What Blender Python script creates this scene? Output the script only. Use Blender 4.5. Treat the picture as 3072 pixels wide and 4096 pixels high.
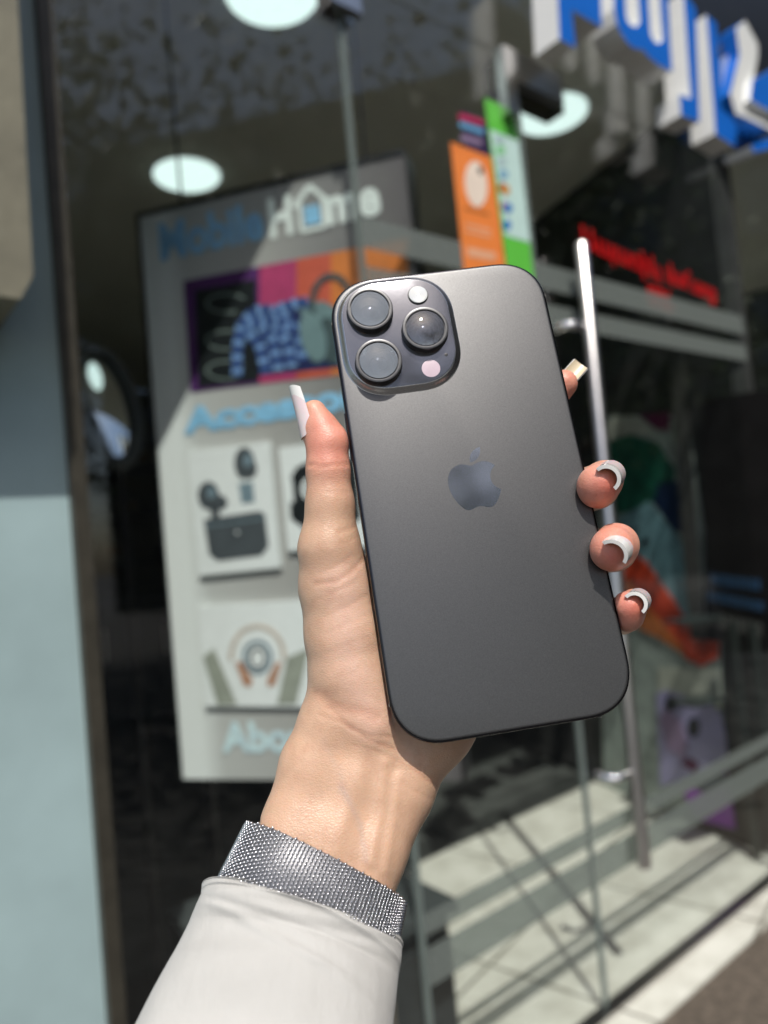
import bpy, bmesh, math, random
import numpy as np
from mathutils import Vector, Matrix
random.seed(7); rng = np.random.default_rng(7)
for o in list(bpy.data.objects): bpy.data.objects.remove(o)
SC = bpy.context.scene; COL = SC.collection
# ---------------------------------------------------------------- camera
F = 2900/3072*1659; CX, CY = 829.5, 1106.0     # focal length and centre in px of a 1659 x 2212 view
p_, r_ = math.radians(2.3), math.radians(5.1)
fw = np.array([0, math.cos(p_), math.sin(p_)]); u0 = np.array([0, -math.sin(p_), math.cos(p_)]); r0 = np.array([1., 0, 0])
up = math.cos(r_)*u0+math.sin(r_)*r0; rt = math.cos(r_)*r0-math.sin(r_)*u0
CAM = np.array([0, 0, 1.35])
cd = bpy.data.cameras.new('camera'); co = bpy.data.objects.new('camera', cd); COL.objects.link(co); SC.camera = co
m = Matrix.Identity(4)
for i in range(3): m[i][0], m[i][1], m[i][2], m[i][3] = rt[i], up[i], -fw[i], CAM[i]
co.matrix_world = m
cd.sensor_fit = 'VERTICAL'; cd.sensor_height = 36; cd.lens = 2900/4096*36; cd.clip_start = 0.02; cd.clip_end = 500
cd.dof.use_dof = True; cd.dof.focus_distance = 0.240; cd.dof.aperture_fstop = cd.lens/3.85
# ---------------------------------------------------------------- light
SUN = np.array([0.078, -0.555, 0.8280]); SUN /= np.linalg.norm(SUN)
W = bpy.data.worlds.new('World'); SC.world = W; W.use_nodes = True
nt = W.node_tree; bg = nt.nodes['Background']; sky = nt.nodes.new('ShaderNodeTexSky'); sky.sky_type = 'NISHITA'
sky.sun_disc = False; sky.sun_elevation = math.asin(SUN[2]); sky.sun_rotation = math.atan2(SUN[0], SUN[1])
sky.air_density = 1.0; sky.dust_density = 2.0; sky.ozone_density = 1.0
nt.links.new(sky.outputs[0], bg.inputs[0]); bg.inputs[1].default_value = 0.135
sd = bpy.data.lights.new('sun', 'SUN'); sd.energy = 4.0; sd.angle = math.radians(0.53); sd.color = (1, .955, .89)
so = bpy.data.objects.new('sun', sd); COL.objects.link(so); so.rotation_euler = Vector(SUN).to_track_quat('Z', 'Y').to_euler(); so.location = (0, -3, 8)
SC.view_settings.view_transform = 'Standard'; SC.view_settings.look = 'None'; SC.view_settings.exposure = 0.0; SC.view_settings.gamma = 1.0
SC.render.engine = 'CYCLES'; SC.cycles.max_bounces = 10; SC.cycles.transparent_max_bounces = 16; SC.cycles.caustics_reflective = False

# ---------------------------------------------------------------- helpers
def tag(o, label=None, cat=None, group=None, kind=None):
    if label: o['label'] = label
    if cat: o['category'] = cat
    if group: o['group'] = group
    if kind: o['kind'] = kind
    return o
def thing(name, loc, label, cat, group=None):
    o = bpy.data.objects.new(name, None); COL.objects.link(o); o.location = loc; o.empty_display_size = .05
    return tag(o, label, cat, group)
class MB:
    def __init__(s): s.v = []; s.f = []; s.mi = []
    def add(s, v, f, mi=0):
        n = len(s.v); s.v += [tuple(map(float, q)) for q in v]; s.f += [tuple(i+n for i in q) for q in f]; s.mi += [mi]*len(f)
    def box(s, c, d, ax=None, mi=0):
        c = np.array(c, float); ax = np.eye(3) if ax is None else ax
        v = [c+ax[0]*a*d[0]/2+ax[1]*b*d[1]/2+ax[2]*e*d[2]/2 for a in (-1, 1) for b in (-1, 1) for e in (-1, 1)]
        s.add(v, [(0,1,3,2), (4,6,7,5), (0,4,5,1), (2,3,7,6), (0,2,6,4), (1,5,7,3)], mi)
    def tube(s, pts, r, n=12, mi=0, cap=True):
        pts = [np.array(q, float) for q in pts]; rs = r if hasattr(r, '__len__') else [r]*len(pts)
        rings = []; a0 = None
        for i, q in enumerate(pts):
            t = pts[min(i+1, len(pts)-1)]-pts[max(i-1, 0)]; t /= np.linalg.norm(t)
            if a0 is None:
                a0 = np.cross(t, [0, 0, 1] if abs(t[2]) < .9 else [1, 0, 0])
            a0 = a0-t*(a0@t); a0 /= np.linalg.norm(a0); b = np.cross(t, a0)
            rings.append([q+rs[i]*(a0*math.cos(2*math.pi*k/n)+b*math.sin(2*math.pi*k/n)) for k in range(n)])
        s.loft(rings, cap, mi)
    def loft(s, rings, cap=True, mi=0, closed=True):
        n = len(rings[0]); v = [q for r in rings for q in r]; f = []
        for i in range(len(rings)-1):
            for k in range(n if closed else n-1):
                f.append((i*n+k, i*n+(k+1) % n, (i+1)*n+(k+1) % n, (i+1)*n+k))
        if cap: f.append(tuple(range(n))[::-1]); f.append(tuple(range((len(rings)-1)*n, len(rings)*n)))
        s.add(v, f, mi)
    def build(s, name, mats, parent=None, M=None, loc=None, smooth=True, flip=False, angle=40):
        me = bpy.data.meshes.new(name); me.from_pydata(s.v, [], s.f)
        mats = mats if isinstance(mats, (list, tuple)) else [mats]
        for q in mats: me.materials.append(q)
        for p, i in zip(me.polygons, s.mi): p.material_index = i
        o = bpy.data.objects.new(name, me); COL.objects.link(o)
        bm = bmesh.new(); bm.from_mesh(me); bmesh.ops.recalc_face_normals(bm, faces=bm.faces)
        if smooth:
            for e in bm.edges:
                if len(e.link_faces) == 2: e.smooth = e.calc_face_angle(0) < math.radians(angle)
            for f in bm.faces: f.smooth = True
        bm.to_mesh(me); bm.free()
        if M is not None: me.transform(M)
        if parent is not None:
            o.parent = parent
            me.transform(Matrix.Translation(-Vector(wloc(parent))))
        elif loc is not None:
            me.transform(Matrix.Translation(-Vector(loc))); o.location = loc
        return o
def wloc(o):
    l = Vector(o.location)
    while o.parent: o = o.parent; l += Vector(o.location)
    return l
class N:   # small node helper
    def __init__(s, name):
        s.m = bpy.data.materials.new(name); s.m.use_nodes = True; s.t = s.m.node_tree; s.b = s.t.nodes['Principled BSDF']; s.out = s.t.nodes['Material Output']
    def n(s, ty, **k):
        q = s.t.nodes.new(ty)
        for a, b in k.items():
            if a.startswith('i_'): q.inputs[a[2:].replace('_', ' ')].default_value = b
            else: setattr(q, a, b)
        return q
    def l(s, a, b): s.t.links.new(a, b)
    def coord(s, kind='Object', scale=(1, 1, 1)):
        tc = s.n('ShaderNodeTexCoord'); mp = s.n('ShaderNodeMapping'); mp.inputs['Scale'].default_value = scale; s.l(tc.outputs[kind], mp.inputs[0]); return mp.outputs[0]
    def ramp(s, fac, stops):
        r = s.n('ShaderNodeValToRGB'); e = r.color_ramp.elements
        while len(e) < len(stops): e.new(.5)
        for q, (p, c) in zip(e, stops): q.position = p; q.color = (*c, 1)
        s.l(fac, r.inputs[0]); return r.outputs[0]
    def noise(s, vec, scale, detail=4, rough=.55):
        q = s.n('ShaderNodeTexNoise'); q.inputs['Scale'].default_value = scale; q.inputs['Detail'].default_value = detail; q.inputs['Roughness'].default_value = rough
        s.l(vec, q.inputs['Vector']); return q.outputs['Fac']
    def bump(s, h, strength, dist, prev=None):
        q = s.n('ShaderNodeBump'); q.inputs['Strength'].default_value = strength; q.inputs['Distance'].default_value = dist; s.l(h, q.inputs['Height'])
        if prev is not None: s.l(prev, q.inputs['Normal'])
        return q.outputs[0]
def pm(name, col, rough=.5, metal=0., spec=.5, var=.12, vs=30, bump=0., bs=200, bd=.001, coat=0., emit=None):
    M = N(name); b = M.b; b.inputs['Roughness'].default_value = rough; b.inputs['Metallic'].default_value = metal; b.inputs['Specular IOR Level'].default_value = spec
    b.inputs['Coat Weight'].default_value = coat
    vec = M.coord(); nz = M.noise(vec, vs)
    c0 = [max(0, x*(1-var)) for x in col]; c1 = [min(1, x*(1+var)) for x in col]
    M.l(M.ramp(nz, [(.3, c0), (.7, c1)]), b.inputs['Base Color'])
    if bump: M.l(M.bump(M.noise(vec, bs), bump, bd), b.inputs['Normal'])
    if emit: b.inputs['Emission Color'].default_value = (*emit[0], 1); b.inputs['Emission Strength'].default_value = emit[1]
    return M.m
def lum(name, col, s):
    M = N(name); e = M.n('ShaderNodeEmission'); e.inputs[0].default_value = (*col, 1); e.inputs[1].default_value = s; M.l(e.outputs[0], M.out.inputs[0]); return M.m
def glassmat(name, tint, refl=1.0, rough=0.0, f0=.04):
    M = N(name); tr = M.n('ShaderNodeBsdfTransparent'); tr.inputs[0].default_value = (*tint, 1)
    gl = M.n('ShaderNodeBsdfAnisotropic'); gl.inputs['Roughness'].default_value = rough; gl.inputs[0].default_value = (refl, refl, refl, 1)
    ge = M.n('ShaderNodeNewGeometry'); dt = M.n('ShaderNodeVectorMath', operation='DOT_PRODUCT'); M.l(ge.outputs['Normal'], dt.inputs[0]); M.l(ge.outputs['Incoming'], dt.inputs[1])
    def mth(op, a, b_=None):
        q = M.n('ShaderNodeMath', operation=op); q.use_clamp = op == 'SUBTRACT'
        for i, x in enumerate((a, b_)):
            if x is None: continue
            if isinstance(x, (int, float)): q.inputs[i].default_value = x
            else: M.l(x, q.inputs[i])
        return q.outputs[0]
    fr = mth('ADD', mth('MULTIPLY', mth('POWER', mth('SUBTRACT', 1.0, mth('ABSOLUTE', dt.outputs['Value'])), 5.0), 1-f0), f0)
    mx = M.n('ShaderNodeMixShader'); M.l(fr, mx.inputs[0]); M.l(tr.outputs[0], mx.inputs[1]); M.l(gl.outputs[0], mx.inputs[2]); M.l(mx.outputs[0], M.out.inputs[0]); return M.m

class Plane:
    """a real vertical plane in the place: origin, horizontal axis A, up Z, outward normal Nn (towards the street)"""
    def __init__(s, O, A, Nn): s.O = np.array(O, float); s.A = np.array(A, float); s.Z = np.array([0, 0, 1.]); s.Nn = np.array(Nn, float)
    def at(s, a, z, off=0): return s.O*np.array([1, 1, 0])+s.A*a+s.Z*z+s.Nn*off
    def px(s, x, y, off=0):
        d = fw+rt*(x-CX)/F-up*(y-CY)/F; q = s.O+s.Nn*off; t = ((q-CAM)@s.Nn)/(d@s.Nn); P = CAM+d*t
        return float((P-s.O*np.array([1, 1, 0]))@s.A), float(P[2])
    def ax(s): return np.array([s.A, s.Z, s.Nn])
    def prism(s, mb, pts, o0, o1, mi=0):
        n = len(pts); v = [s.at(a, z, o0) for a, z in pts]+[s.at(a, z, o1) for a, z in pts]
        mb.add(v, [tuple(range(n))[::-1], tuple(range(n, 2*n))]+[(k, (k+1) % n, n+(k+1) % n, n+k) for k in range(n)], mi)
    def pprism(s, mb, pp, o0, o1, mi=0): s.prism(mb, [s.px(*q, off=o1) for q in pp], o0, o1, mi)
    def rect(s, mb, a0, a1, z0, z1, o0, o1, mi=0): s.prism(mb, [(a0, z0), (a1, z0), (a1, z1), (a0, z1)], o0, o1, mi)
def ell(cx, cy, rx, ry, n=28, a0=0, a1=360, rot=0):
    out = []; R = math.radians(rot)
    for k in range(n):
        t = math.radians(a0+(a1-a0)*k/(n if a1-a0 == 360 else n-1)); x, y = rx*math.cos(t), ry*math.sin(t)
        out.append((cx+x*math.cos(R)-y*math.sin(R), cy+x*math.sin(R)+y*math.cos(R)))
    return out
def arcband(cx, cy, rx, ry, w, a0, a1, n=24):
    o = ell(cx, cy, rx, ry, n, a0, a1+1e-6 if a1-a0 == 360 else a1); i = ell(cx, cy, rx-w, ry-w, n, a0, a1+1e-6 if a1-a0 == 360 else a1)
    return [[o[k], o[k+1], i[k+1], i[k]] for k in range(n-1)]
def strip(pts, w):
    out = []
    for (x0, y0), (x1, y1) in zip(pts, pts[1:]):
        d = math.hypot(x1-x0, y1-y0); nx, ny = -(y1-y0)/d*w/2, (x1-x0)/d*w/2
        out.append([(x0+nx, y0+ny), (x1+nx, y1+ny), (x1-nx, y1-ny), (x0-nx, y0-ny)])
    return out
def text2d(s, bold=.0):
    cu = bpy.data.curves.new('t', 'FONT'); cu.body = s; cu.size = 1; cu.offset = bold; cu.resolution_u = 3
    o = bpy.data.objects.new('t', cu); COL.objects.link(o); dg = bpy.context.evaluated_depsgraph_get(); me = bpy.data.meshes.new_from_object(o.evaluated_get(dg))
    v = np.array([q.co[:2] for q in me.vertices]); f = [tuple(p.vertices) for p in me.polygons]
    bpy.data.objects.remove(o); bpy.data.curves.remove(cu); bpy.data.meshes.remove(me); return v, f
def place_text(mb, P, s, pa, pb, hgt, off, bold=.02, mi=0, shear=0, thick=.0012):
    """text on plane P with its baseline between two plane points, capital height hgt"""
    v, f = text2d(s, bold); v = v-[v[:, 0].min(), 0]; w = v[:, 0].max(); cap = .73
    a0, z0 = pa; a1, z1 = pb; out = []
    for x, y in v:
        t = x/w; out.append((a0+(a1-a0)*t, z0+(z1-z0)*t+y/cap*hgt))
    n = len(out); V = [P.at(a, z, off+thick) for a, z in out]+[P.at(a, z, off) for a, z in out]; cnt = {}
    for q in f:
        for i in range(len(q)):
            e = (q[i], q[(i+1) % len(q)]); cnt[e] = 1
    side = [(a, b, b+n, a+n) for a, b in cnt if (b, a) not in cnt]
    mb.add(V, list(f)+[tuple(i+n for i in q[::-1]) for q in f]+side, mi)

# ---------------------------------------------------------------- shop front frame of reference
AZ = math.radians(51.33); U = np.array([math.sin(AZ), math.cos(AZ), 0]); NN = np.array([U[1], -U[0], 0])
FAC = Plane(-1.2*NN, U, NN)        # the glass line; a = metres along it, z = height, off = metres towards the street
FAX = FAC.ax()

# ---------------------------------------------------------------- materials
stone = N('tile_stone'); v = stone.coord('Object'); b = stone.b
br = stone.n('ShaderNodeTexBrick'); br.inputs['Scale'].default_value = 1.0; br.inputs['Mortar Size'].default_value = .006; br.inputs['Brick Width'].default_value = .6; br.inputs['Row Height'].default_value = .6; br.offset = 0
br.inputs['Color1'].default_value = (1, 1, 1, 1); br.inputs['Color2'].default_value = (.93, .93, .93, 1); br.inputs['Mortar'].default_value = (.35, .34, .32, 1)
mp = stone.n('ShaderNodeMapping'); mp.inputs['Rotation'].default_value = (0, 0, -(AZ-math.pi/2)+.0); stone.l(v, mp.inputs[0]); stone.l(mp.outputs[0], br.inputs['Vector'])
c1 = stone.ramp(stone.noise(v, 9, 8, .7), [(.3, (.50, .49, .42)), (.55, (.70, .70, .62)), (.75, (.78, .77, .70))])
mx = stone.n('ShaderNodeMix', data_type='RGBA', blend_type='MULTIPLY'); mx.inputs[0].default_value = 1; stone.l(c1, mx.inputs[6]); stone.l(br.outputs[0], mx.inputs[7]); stone.l(mx.outputs[2], b.inputs['Base Color']); b.inputs['Roughness'].default_value = .45
TILE = stone.m
PAVE = pm('paving', (.085, .082, .077), .8, var=.3, vs=6, bump=.5, bs=60, bd=.004)
GRAN = pm('brown_granite', (.11, .09, .07), .6, var=.45, vs=70, bump=.3, bs=150, bd=.001)
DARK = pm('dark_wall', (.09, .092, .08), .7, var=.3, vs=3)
CEIL = pm('ceiling_paint', (.82, .81, .70), .8, var=.06, vs=2)
BLACK = pm('black_metal', (.012, .012, .012), .4, var=.3)
FRAME = pm('bronze_profile', (.055, .05, .038), .45, metal=.3, var=.2)
PANEL = pm('pale_blue_panel', (.345, .46, .47), .42, var=.10, vs=5, bump=.1, bs=30)
PLAQ = pm('beige_stone_shaded', (.175, .165, .118), .7, var=.25, vs=10, bump=.4, bs=60, bd=.002)  # stone colour darkened to stand in for shade on the block
STEEL = pm('brushed_steel', (.62, .60, .58), .28, metal=1, var=.05)
GLASS = glassmat('shop_glass', (.975, .99, .985))
FROST = N('frosted_film'); FROST.b.inputs['Base Color'].default_value = (.20, .225, .21, 1); FROST.b.inputs['Roughness'].default_value = .7
_t = FROST.n('ShaderNodeBsdfTransparent'); _t.inputs[0].default_value = (.9, .95, .93, 1); _m = FROST.n('ShaderNodeMixShader')
_nz = FROST.noise(FROST.coord(), 400); _mr = FROST.n('ShaderNodeMapRange'); _mr.inputs['To Min'].default_value = .5; _mr.inputs['To Max'].default_value = .62; FROST.l(_nz, _mr.inputs[0]); FROST.l(_mr.outputs[0], _m.inputs[0])
FROST.l(_t.outputs[0], _m.inputs[1]); FROST.l(FROST.b.outputs[0], _m.inputs[2]); FROST.l(_m.outputs[0], FROST.out.inputs[0]); FROST = FROST.m
LAMP = lum('lamp_light', (.80, 1.0, .95), 1.15)
WHITE = pm('white_paint', (.86, .87, .86), .5, var=.03)
BLUE = pm('blue_acrylic', (.004, .13, .56), .55, spec=.25, var=.05)
NAVY = pm('navy_print', (.01, .025, .07), .4)
RED = lum('red_led', (.75, .012, .015), .62)

# ---------------------------------------------------------------- ground and shop shell
def sheet(name, mat, pts, z, label=None):
    mb = MB(); mb.add([(x, y, z) for x, y in pts], [tuple(range(len(pts)))]); o = mb.build(name, mat, smooth=False); tag(o, kind='structure', label=label); return o
sheet('ground', PAVE, [(-90, -90), (90, -90), (90, 90), (-90, 90)], 0)
def fq(a0, a1, o0, o1): return [tuple(FAC.at(a, 0, o)[:2]) for a, o in ((a0, o0), (a1, o0), (a1, o1), (a0, o1))]
mb = MB(); mb.loft([[FAC.at(a, 0, o)+[0, 0, z] for a, o in ((-1.2, -5.2), (5.4, -5.2), (5.4, .105), (-1.2, .105))] for z in (.004, .10)])
tag(mb.build('shop_floor', TILE, smooth=False), 'pale stone tiles inside the glass door', kind='structure')
mb = MB(); FAC.rect(mb, -1.19, 5.39, .1003, .106, -5.19, -1.02); tag(mb.build('inner_floor', pm('dark_inner_floor', (.05, .055, .05), .8, var=.35, vs=12, bump=.3, bs=300), smooth=False), 'darker floor sheet deeper inside the shop', kind='structure')  # darker sheet over the tiles deeper inside
mb = MB(); mb.loft([[FAC.at(a, 0, o)+[0, 0, z] for a, o in ((-1.2, .107), (5.4, .107), (5.4, .62), (-1.2, .62))] for z in (.004, .094)])
tag(mb.build('doorstep', GRAN, smooth=False), kind='structure')

shop = thing('shop_building', tuple(FAC.at(2, 0, -2)), 'dim shop interior behind the glass front, dark walls and grey ceiling', 'building')
mb = MB(); FAC.rect(mb, -1.2, 5.4, 2.9, 3.0, -5.2, -.02); mb.build('ceiling', CEIL, shop, smooth=False)
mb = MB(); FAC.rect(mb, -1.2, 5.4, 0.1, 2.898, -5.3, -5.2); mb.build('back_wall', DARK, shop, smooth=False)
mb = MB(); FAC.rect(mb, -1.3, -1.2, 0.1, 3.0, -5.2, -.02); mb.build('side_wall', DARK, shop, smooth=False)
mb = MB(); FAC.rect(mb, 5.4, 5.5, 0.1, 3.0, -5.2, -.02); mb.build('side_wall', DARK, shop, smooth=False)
mb = MB(); FAC.rect(mb, -3.0, .328, 0.004, 6.0, -.12, .0); mb.build('outer_wall', PANEL, shop, smooth=False)
mb = MB(); FAC.rect(mb, .330, 5.4, 3.02, 6.0, -.12, .012); mb.build('fascia', BLACK, shop, smooth=False)
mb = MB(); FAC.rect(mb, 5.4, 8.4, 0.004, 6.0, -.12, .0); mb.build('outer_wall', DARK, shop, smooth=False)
mb = MB(); FAC.rect(mb, .3285, .352, 0.102, 3.018, -.06, .02); FAC.rect(mb, .36, 5.4, 2.99, 3.018, -.05, .011); mb.build('window_frame', FRAME, shop, smooth=False)
mb = MB(); FAC.rect(mb, .353, 5.4, .1005, .112, -.02, .02); mb.build('sill_rail', STEEL, shop, smooth=False)

# stone plaque on the wall at the left
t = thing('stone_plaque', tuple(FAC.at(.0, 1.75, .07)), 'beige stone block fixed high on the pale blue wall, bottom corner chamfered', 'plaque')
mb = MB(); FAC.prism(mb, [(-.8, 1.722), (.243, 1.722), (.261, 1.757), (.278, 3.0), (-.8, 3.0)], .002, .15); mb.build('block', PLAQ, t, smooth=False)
mb = MB()
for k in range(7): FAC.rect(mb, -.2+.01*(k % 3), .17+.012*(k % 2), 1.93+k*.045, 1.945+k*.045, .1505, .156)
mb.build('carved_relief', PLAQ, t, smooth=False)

t = thing('sun_blocker', tuple(FAC.at(.65, 2.62, -.09)), 'added dark panel keeping sun off the display board, behind the upper pane', 'sun blocker')  # added unseen panel that stops the sun reaching the upper board
mb = MB(); FAC.rect(mb, .36, .958, 2.575, 2.896, -.046, -.030); mb.build('casing', DARK, t, smooth=False)
EDGE = pm('glass_edge', (.20, .24, .225), .3, var=.1)
# glass panes
def pane(name, a0, a1, z0, z1, label, cat, strips=False, group=None):
    t = thing(name, tuple(FAC.at((a0+a1)/2, z0)), label, cat, group)
    mb = MB(); FAC.rect(mb, a0, a1, z0, z1, -.005, .005); mb.build('glass_sheet', GLASS, t, smooth=False)
    for e in (a0+.001, a1-.001): mb = MB(); FAC.rect(mb, e-.0015, e+.0015, z0+.002, z1-.002, -.0055, .0055); mb.build('polished_edge', EDGE, t, smooth=False)
    if strips:
        for (b0, b1) in ((.528, .572), (.425, .502), (1.983, 2.052), (1.885, 1.942)):
            mb = MB(); FAC.rect(mb, a0+.004, a1-.004, b0, b1, .0055, .0062); mb.build('frosted_stripe', FROST, t, smooth=False)
    return t
pane('window_pane', .354, .957, .115, 2.60, 'plain glass window pane at the left, in front of the display board', 'window')
pane('window_pane', .963, 1.536, .115, 2.60, 'glass window pane with frosted stripes between the display board and the door', 'window', True)
door = pane('glass_door', 1.542, 2.72, .125, 2.60, 'frameless glass door with a long steel bar handle and frosted stripes', 'door', True)
pane('window_pane', 2.726, 5.39, .115, 2.60, 'last glass pane to the right of the door', 'window', False)
for a0, a1, lb in ((.354, .957, 'upper glass pane above the display board reflecting trees'), (.963, 2.72, 'wide upper glass pane behind the blue and white sign letters'), (2.726, 5.39, 'upper glass pane at the far right end of the sign')):
    pane('transom_pane', a0, a1, 2.607, 2.985, lb, 'window')
CHR = pm('polished_chrome', (.85, .85, .85), .05, metal=1, var=.02)
hb = MB(); hb.tube([FAC.at(1.670, z, .065) for z in (.44, .445, 2.10, 2.106)], [.013, .0175, .0175, .013], 20); h = hb.build('handle', STEEL, door)
for z in (.69, 1.875):
    mb = MB(); mb.tube([FAC.at(1.655, z, .060), FAC.at(1.60, z, .060), FAC.at(1.595, z, .052), FAC.at(1.59, z, .040), FAC.at(1.59, z, .008)], [.009, .009, .010, .012, .014], 20); mb.build('standoff', CHR, h)
def clamp(a0, a1, z0, z1, label):
    t = thing('glass_clamp', tuple(FAC.at((a0+a1)/2, z0)), label, 'clamp', 'steel clamps holding the glass panes')
    mb = MB(); FAC.rect(mb, a0, a1, z0, z1, .006, .030); mb.build('cover', STEEL, t, smooth=False)
    mb = MB(); FAC.rect(mb, a0, a1, z0, z1, -.024, -.006); mb.build('back_cover', STEEL, t, smooth=False)
clamp(.92, 1.0, 2.50, 2.60, 'small steel clamp at the top of the joint above the display board')
t = thing('door_hinge', tuple(FAC.at(1.52, 2.46)), 'steel patch fitting at the top corner of the door with dark lock body', 'hinge')
mb = MB(); FAC.prism(mb, [(1.46, 2.42), (1.50, 2.42), (1.50, 2.52), (1.70, 2.52), (1.70, 2.60), (1.46, 2.60)], .006, .035); mb.build('cover', STEEL, t, smooth=False)
mb = MB(); FAC.rect(mb, 1.50, 1.76, 2.53, 2.61, -.07, -.007); mb.build('lock_body', pm('olive_brass', (.05, .045, .015), .4, metal=.5), t)
for a, z, h_ in ((2.9, 2.30, .05), (2.95, 2.16, .07), (3.3, 2.12, .08)):
    t = thing('spotlight', tuple(FAC.at(a, z, -.6)), 'small white spotlight hanging in the dark at the right, %s' % {2.9: 'topmost', 2.95: 'middle one', 3.3: 'lowest and rightmost'}[a], 'lamp', 'small spotlights in the shop')
    mb = MB(); mb.tube([FAC.at(a, z, -.6), FAC.at(a, z+h_, -.6)], .016); mb.build('housing', WHITE, t)
    mb = MB(); mb.tube([FAC.at(a, z+h_+.001, -.6), FAC.at(a, 2.899, -.6)], .003, 6); mb.build('stem', BLACK, t)

# stickers on the glass
def sticker(name, pts, mat, label, off):
    t = thing(name, tuple(FAC.at(*pts[0])), label, 'sticker'); mb = MB(); FAC.prism(mb, pts, off, off+.0007); mb.build('sheet', mat, t, smooth=False); return t
Z1 = lambda x, y: ((1650+x*.4822)/1.8517, (350+y*.4822)/1.8517)      # photo detail -> 1659 px view
ORA = pm('orange_print', (.85, .24, .05), .5, var=.04); CREAM = pm('cream_print', (.85, .72, .60), .5, var=.05); GREEN = pm('green_print', (.12, .55, .06), .5, var=.04)
MINT = pm('mint_print', (.55, .75, .70), .5, var=.04); PURP = pm('purple_print', (.030, .015, .06), .5); PINKP = pm('crimson_print', (.45, .02, .09), .5); SKYP = pm('light_blue_print', (.12, .33, .55), .5); LIL = pm('lilac_print', (.28, .20, .32), .5)
DOR = pm('dark_orange_print', (.45, .14, .03), .5); BLP = pm('blue_print', (.02, .18, .50), .5); GRP = pm('grey_green_print', (.38, .52, .52), .5)
st = sticker('orange_sticker', [(1.268, 1.90), (1.425, 1.90), (1.405, 2.298), (1.262, 2.298)], ORA, 'orange poster sticker on the glass with a white phone shape', .007)
mb = MB(); FAC.pprism(mb, ell(*Z1(528, 800), 24, 50, 36, rot=-5), .0078, .0085); mb.build('phone_print', CREAM, st, smooth=False)
mb = MB(); FAC.pprism(mb, ell(*Z1(565, 690), 5, 9, 12), .0086, .009); mb.build('lens_print', BLACK, st, smooth=False)
mb = MB()
for (xa, ya, xb, yb, mi) in ((430, 1000, 640, 1055, 1), (440, 1135, 650, 1190, 0), (440, 1185, 650, 1235, 0)):
    for q in strip([Z1(xa, ya), Z1(xb, yb)], 6 if mi else 5): FAC.pprism(mb, q, .0078, .0083, mi)
FAC.pprism(mb, [Z1(450, 1320), Z1(690, 1370), Z1(690, 1440), Z1(460, 1400)], .0078, .0083, 0)
mb.build('text_lines', [pm('pale_orange', (.80, .42, .25), .5), DOR], st, smooth=False)
st = sticker('purple_sticker', [(1.312, 2.300), (1.402, 2.300), (1.402, 2.392), (1.312, 2.392)], PURP, 'small dark purple sticker above the orange one', .0062)
mb = MB()
for a, b_, m_ in (((385, 235), (590, 295), 0), ((390, 300), (590, 370), 1), ((400, 410), (575, 460), 2)):
    for q in strip([Z1(*a), Z1(*b_)], 12): FAC.pprism(mb, q, .007, .0076, m_)
mb.build('text_lines', [PINKP, SKYP, LIL], st, smooth=False)
st = sticker('green_sticker', [(1.424, 2.0), (1.528, 2.0), (1.515, 2.452), (1.400, 2.452)], GREEN, 'tall green and white sticker with a column of payment symbols by the door', .0075)
mb = MB(); FAC.prism(mb, [(1.428, 2.10), (1.527, 2.10), (1.520, 2.372), (1.409, 2.372)], .0083, .009); mb.build('white_field', MINT, st, smooth=False)
mb = MB()
for k, (x, y, m_) in enumerate(((725, 430, 2), (730, 520, 3), (740, 620, 2), (755, 720, 4), (745, 830, 1), (775, 850, 5), (765, 985, 6), (795, 1000, 7), (785, 1140, 7))):
    FAC.pprism(mb, ell(*Z1(x, y), 9 if m_ > 4 or m_ == 1 else 11, 11, 14), .0092, .0096+.0002*(k % 2), m_)
mb.build('payment_symbols', [BLACK, pm('rust', (.45, .10, .03), .5), GRP, pm('leaf', (.25, .6, .3), .5), pm('steel_blue_p', (.22, .42, .55), .5), pm('amber', (.6, .28, .05), .5), pm('rose', (.45, .25, .35), .5), BLP], st, smooth=False)

# red lettering on the door glass
t = thing('window_lettering', tuple(FAC.at(2.2, 2.1)), 'red glowing Armenian lettering with 0% below it in the dark window', 'lettering')
mb = MB(); place_text(mb, FAC, 'Ապառիկ', FAC.px(1272, 528), FAC.px(1436, 600), .066, -.020, .004, thick=.004); mb.build('word', RED, t, smooth=False)
mb = MB(); place_text(mb, FAC, 'վաճառք', FAC.px(1452, 602), FAC.px(1558, 648), .062, -.020, .004, thick=.004); mb.build('word', RED, t, smooth=False)
mb = MB(); place_text(mb, FAC, '0%', FAC.px(1413, 653), FAC.px(1465, 673), .072, -.020, .012, thick=.004); mb.build('word', RED, t, smooth=False)

# shop sign letters
t = thing('shop_sign', tuple(FAC.at(2, 2.3, .15)), 'large blue faced letters with white sides on the shop front', 'sign')
Z8 = lambda x, y: ((2100+x*.5859)/1.8517, (y*.5859)/1.8517)
def letter(polys, o0=.07, o1=.15, face=BLUE, side=WHITE, body=True):
    mb = MB()
    for pp in polys:
        P2 = [FAC.px(*Z8(*q), off=o1) for q in pp]; n = len(P2)
        v = [FAC.at(a, z, o0) for a, z in P2]+[FAC.at(a, z, o1) for a, z in P2]
        mb.add(v, [(k, (k+1) % n, n+(k+1) % n, n+k) for k in range(n)], 1)
        mb.add(v[:n], [tuple(range(n))[::-1]], 1); mb.add(v[n:], [tuple(range(n))], 0)
    return mb.build('letter', [face, side], t, smooth=False)
letter([[(205, -420), (235, 265), (345, 325), (318, 65), (525, 185), (516, -60), (460, -250)]])
sl = lambda cx, cy, x0, top: [(x0[0], top), *[(cx-46*math.cos(a), cy+38*math.sin(a)+20*math.sin(a)*0) for a in np.linspace(0.1, math.pi-.1, 9)], (x0[1], top)]
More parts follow.
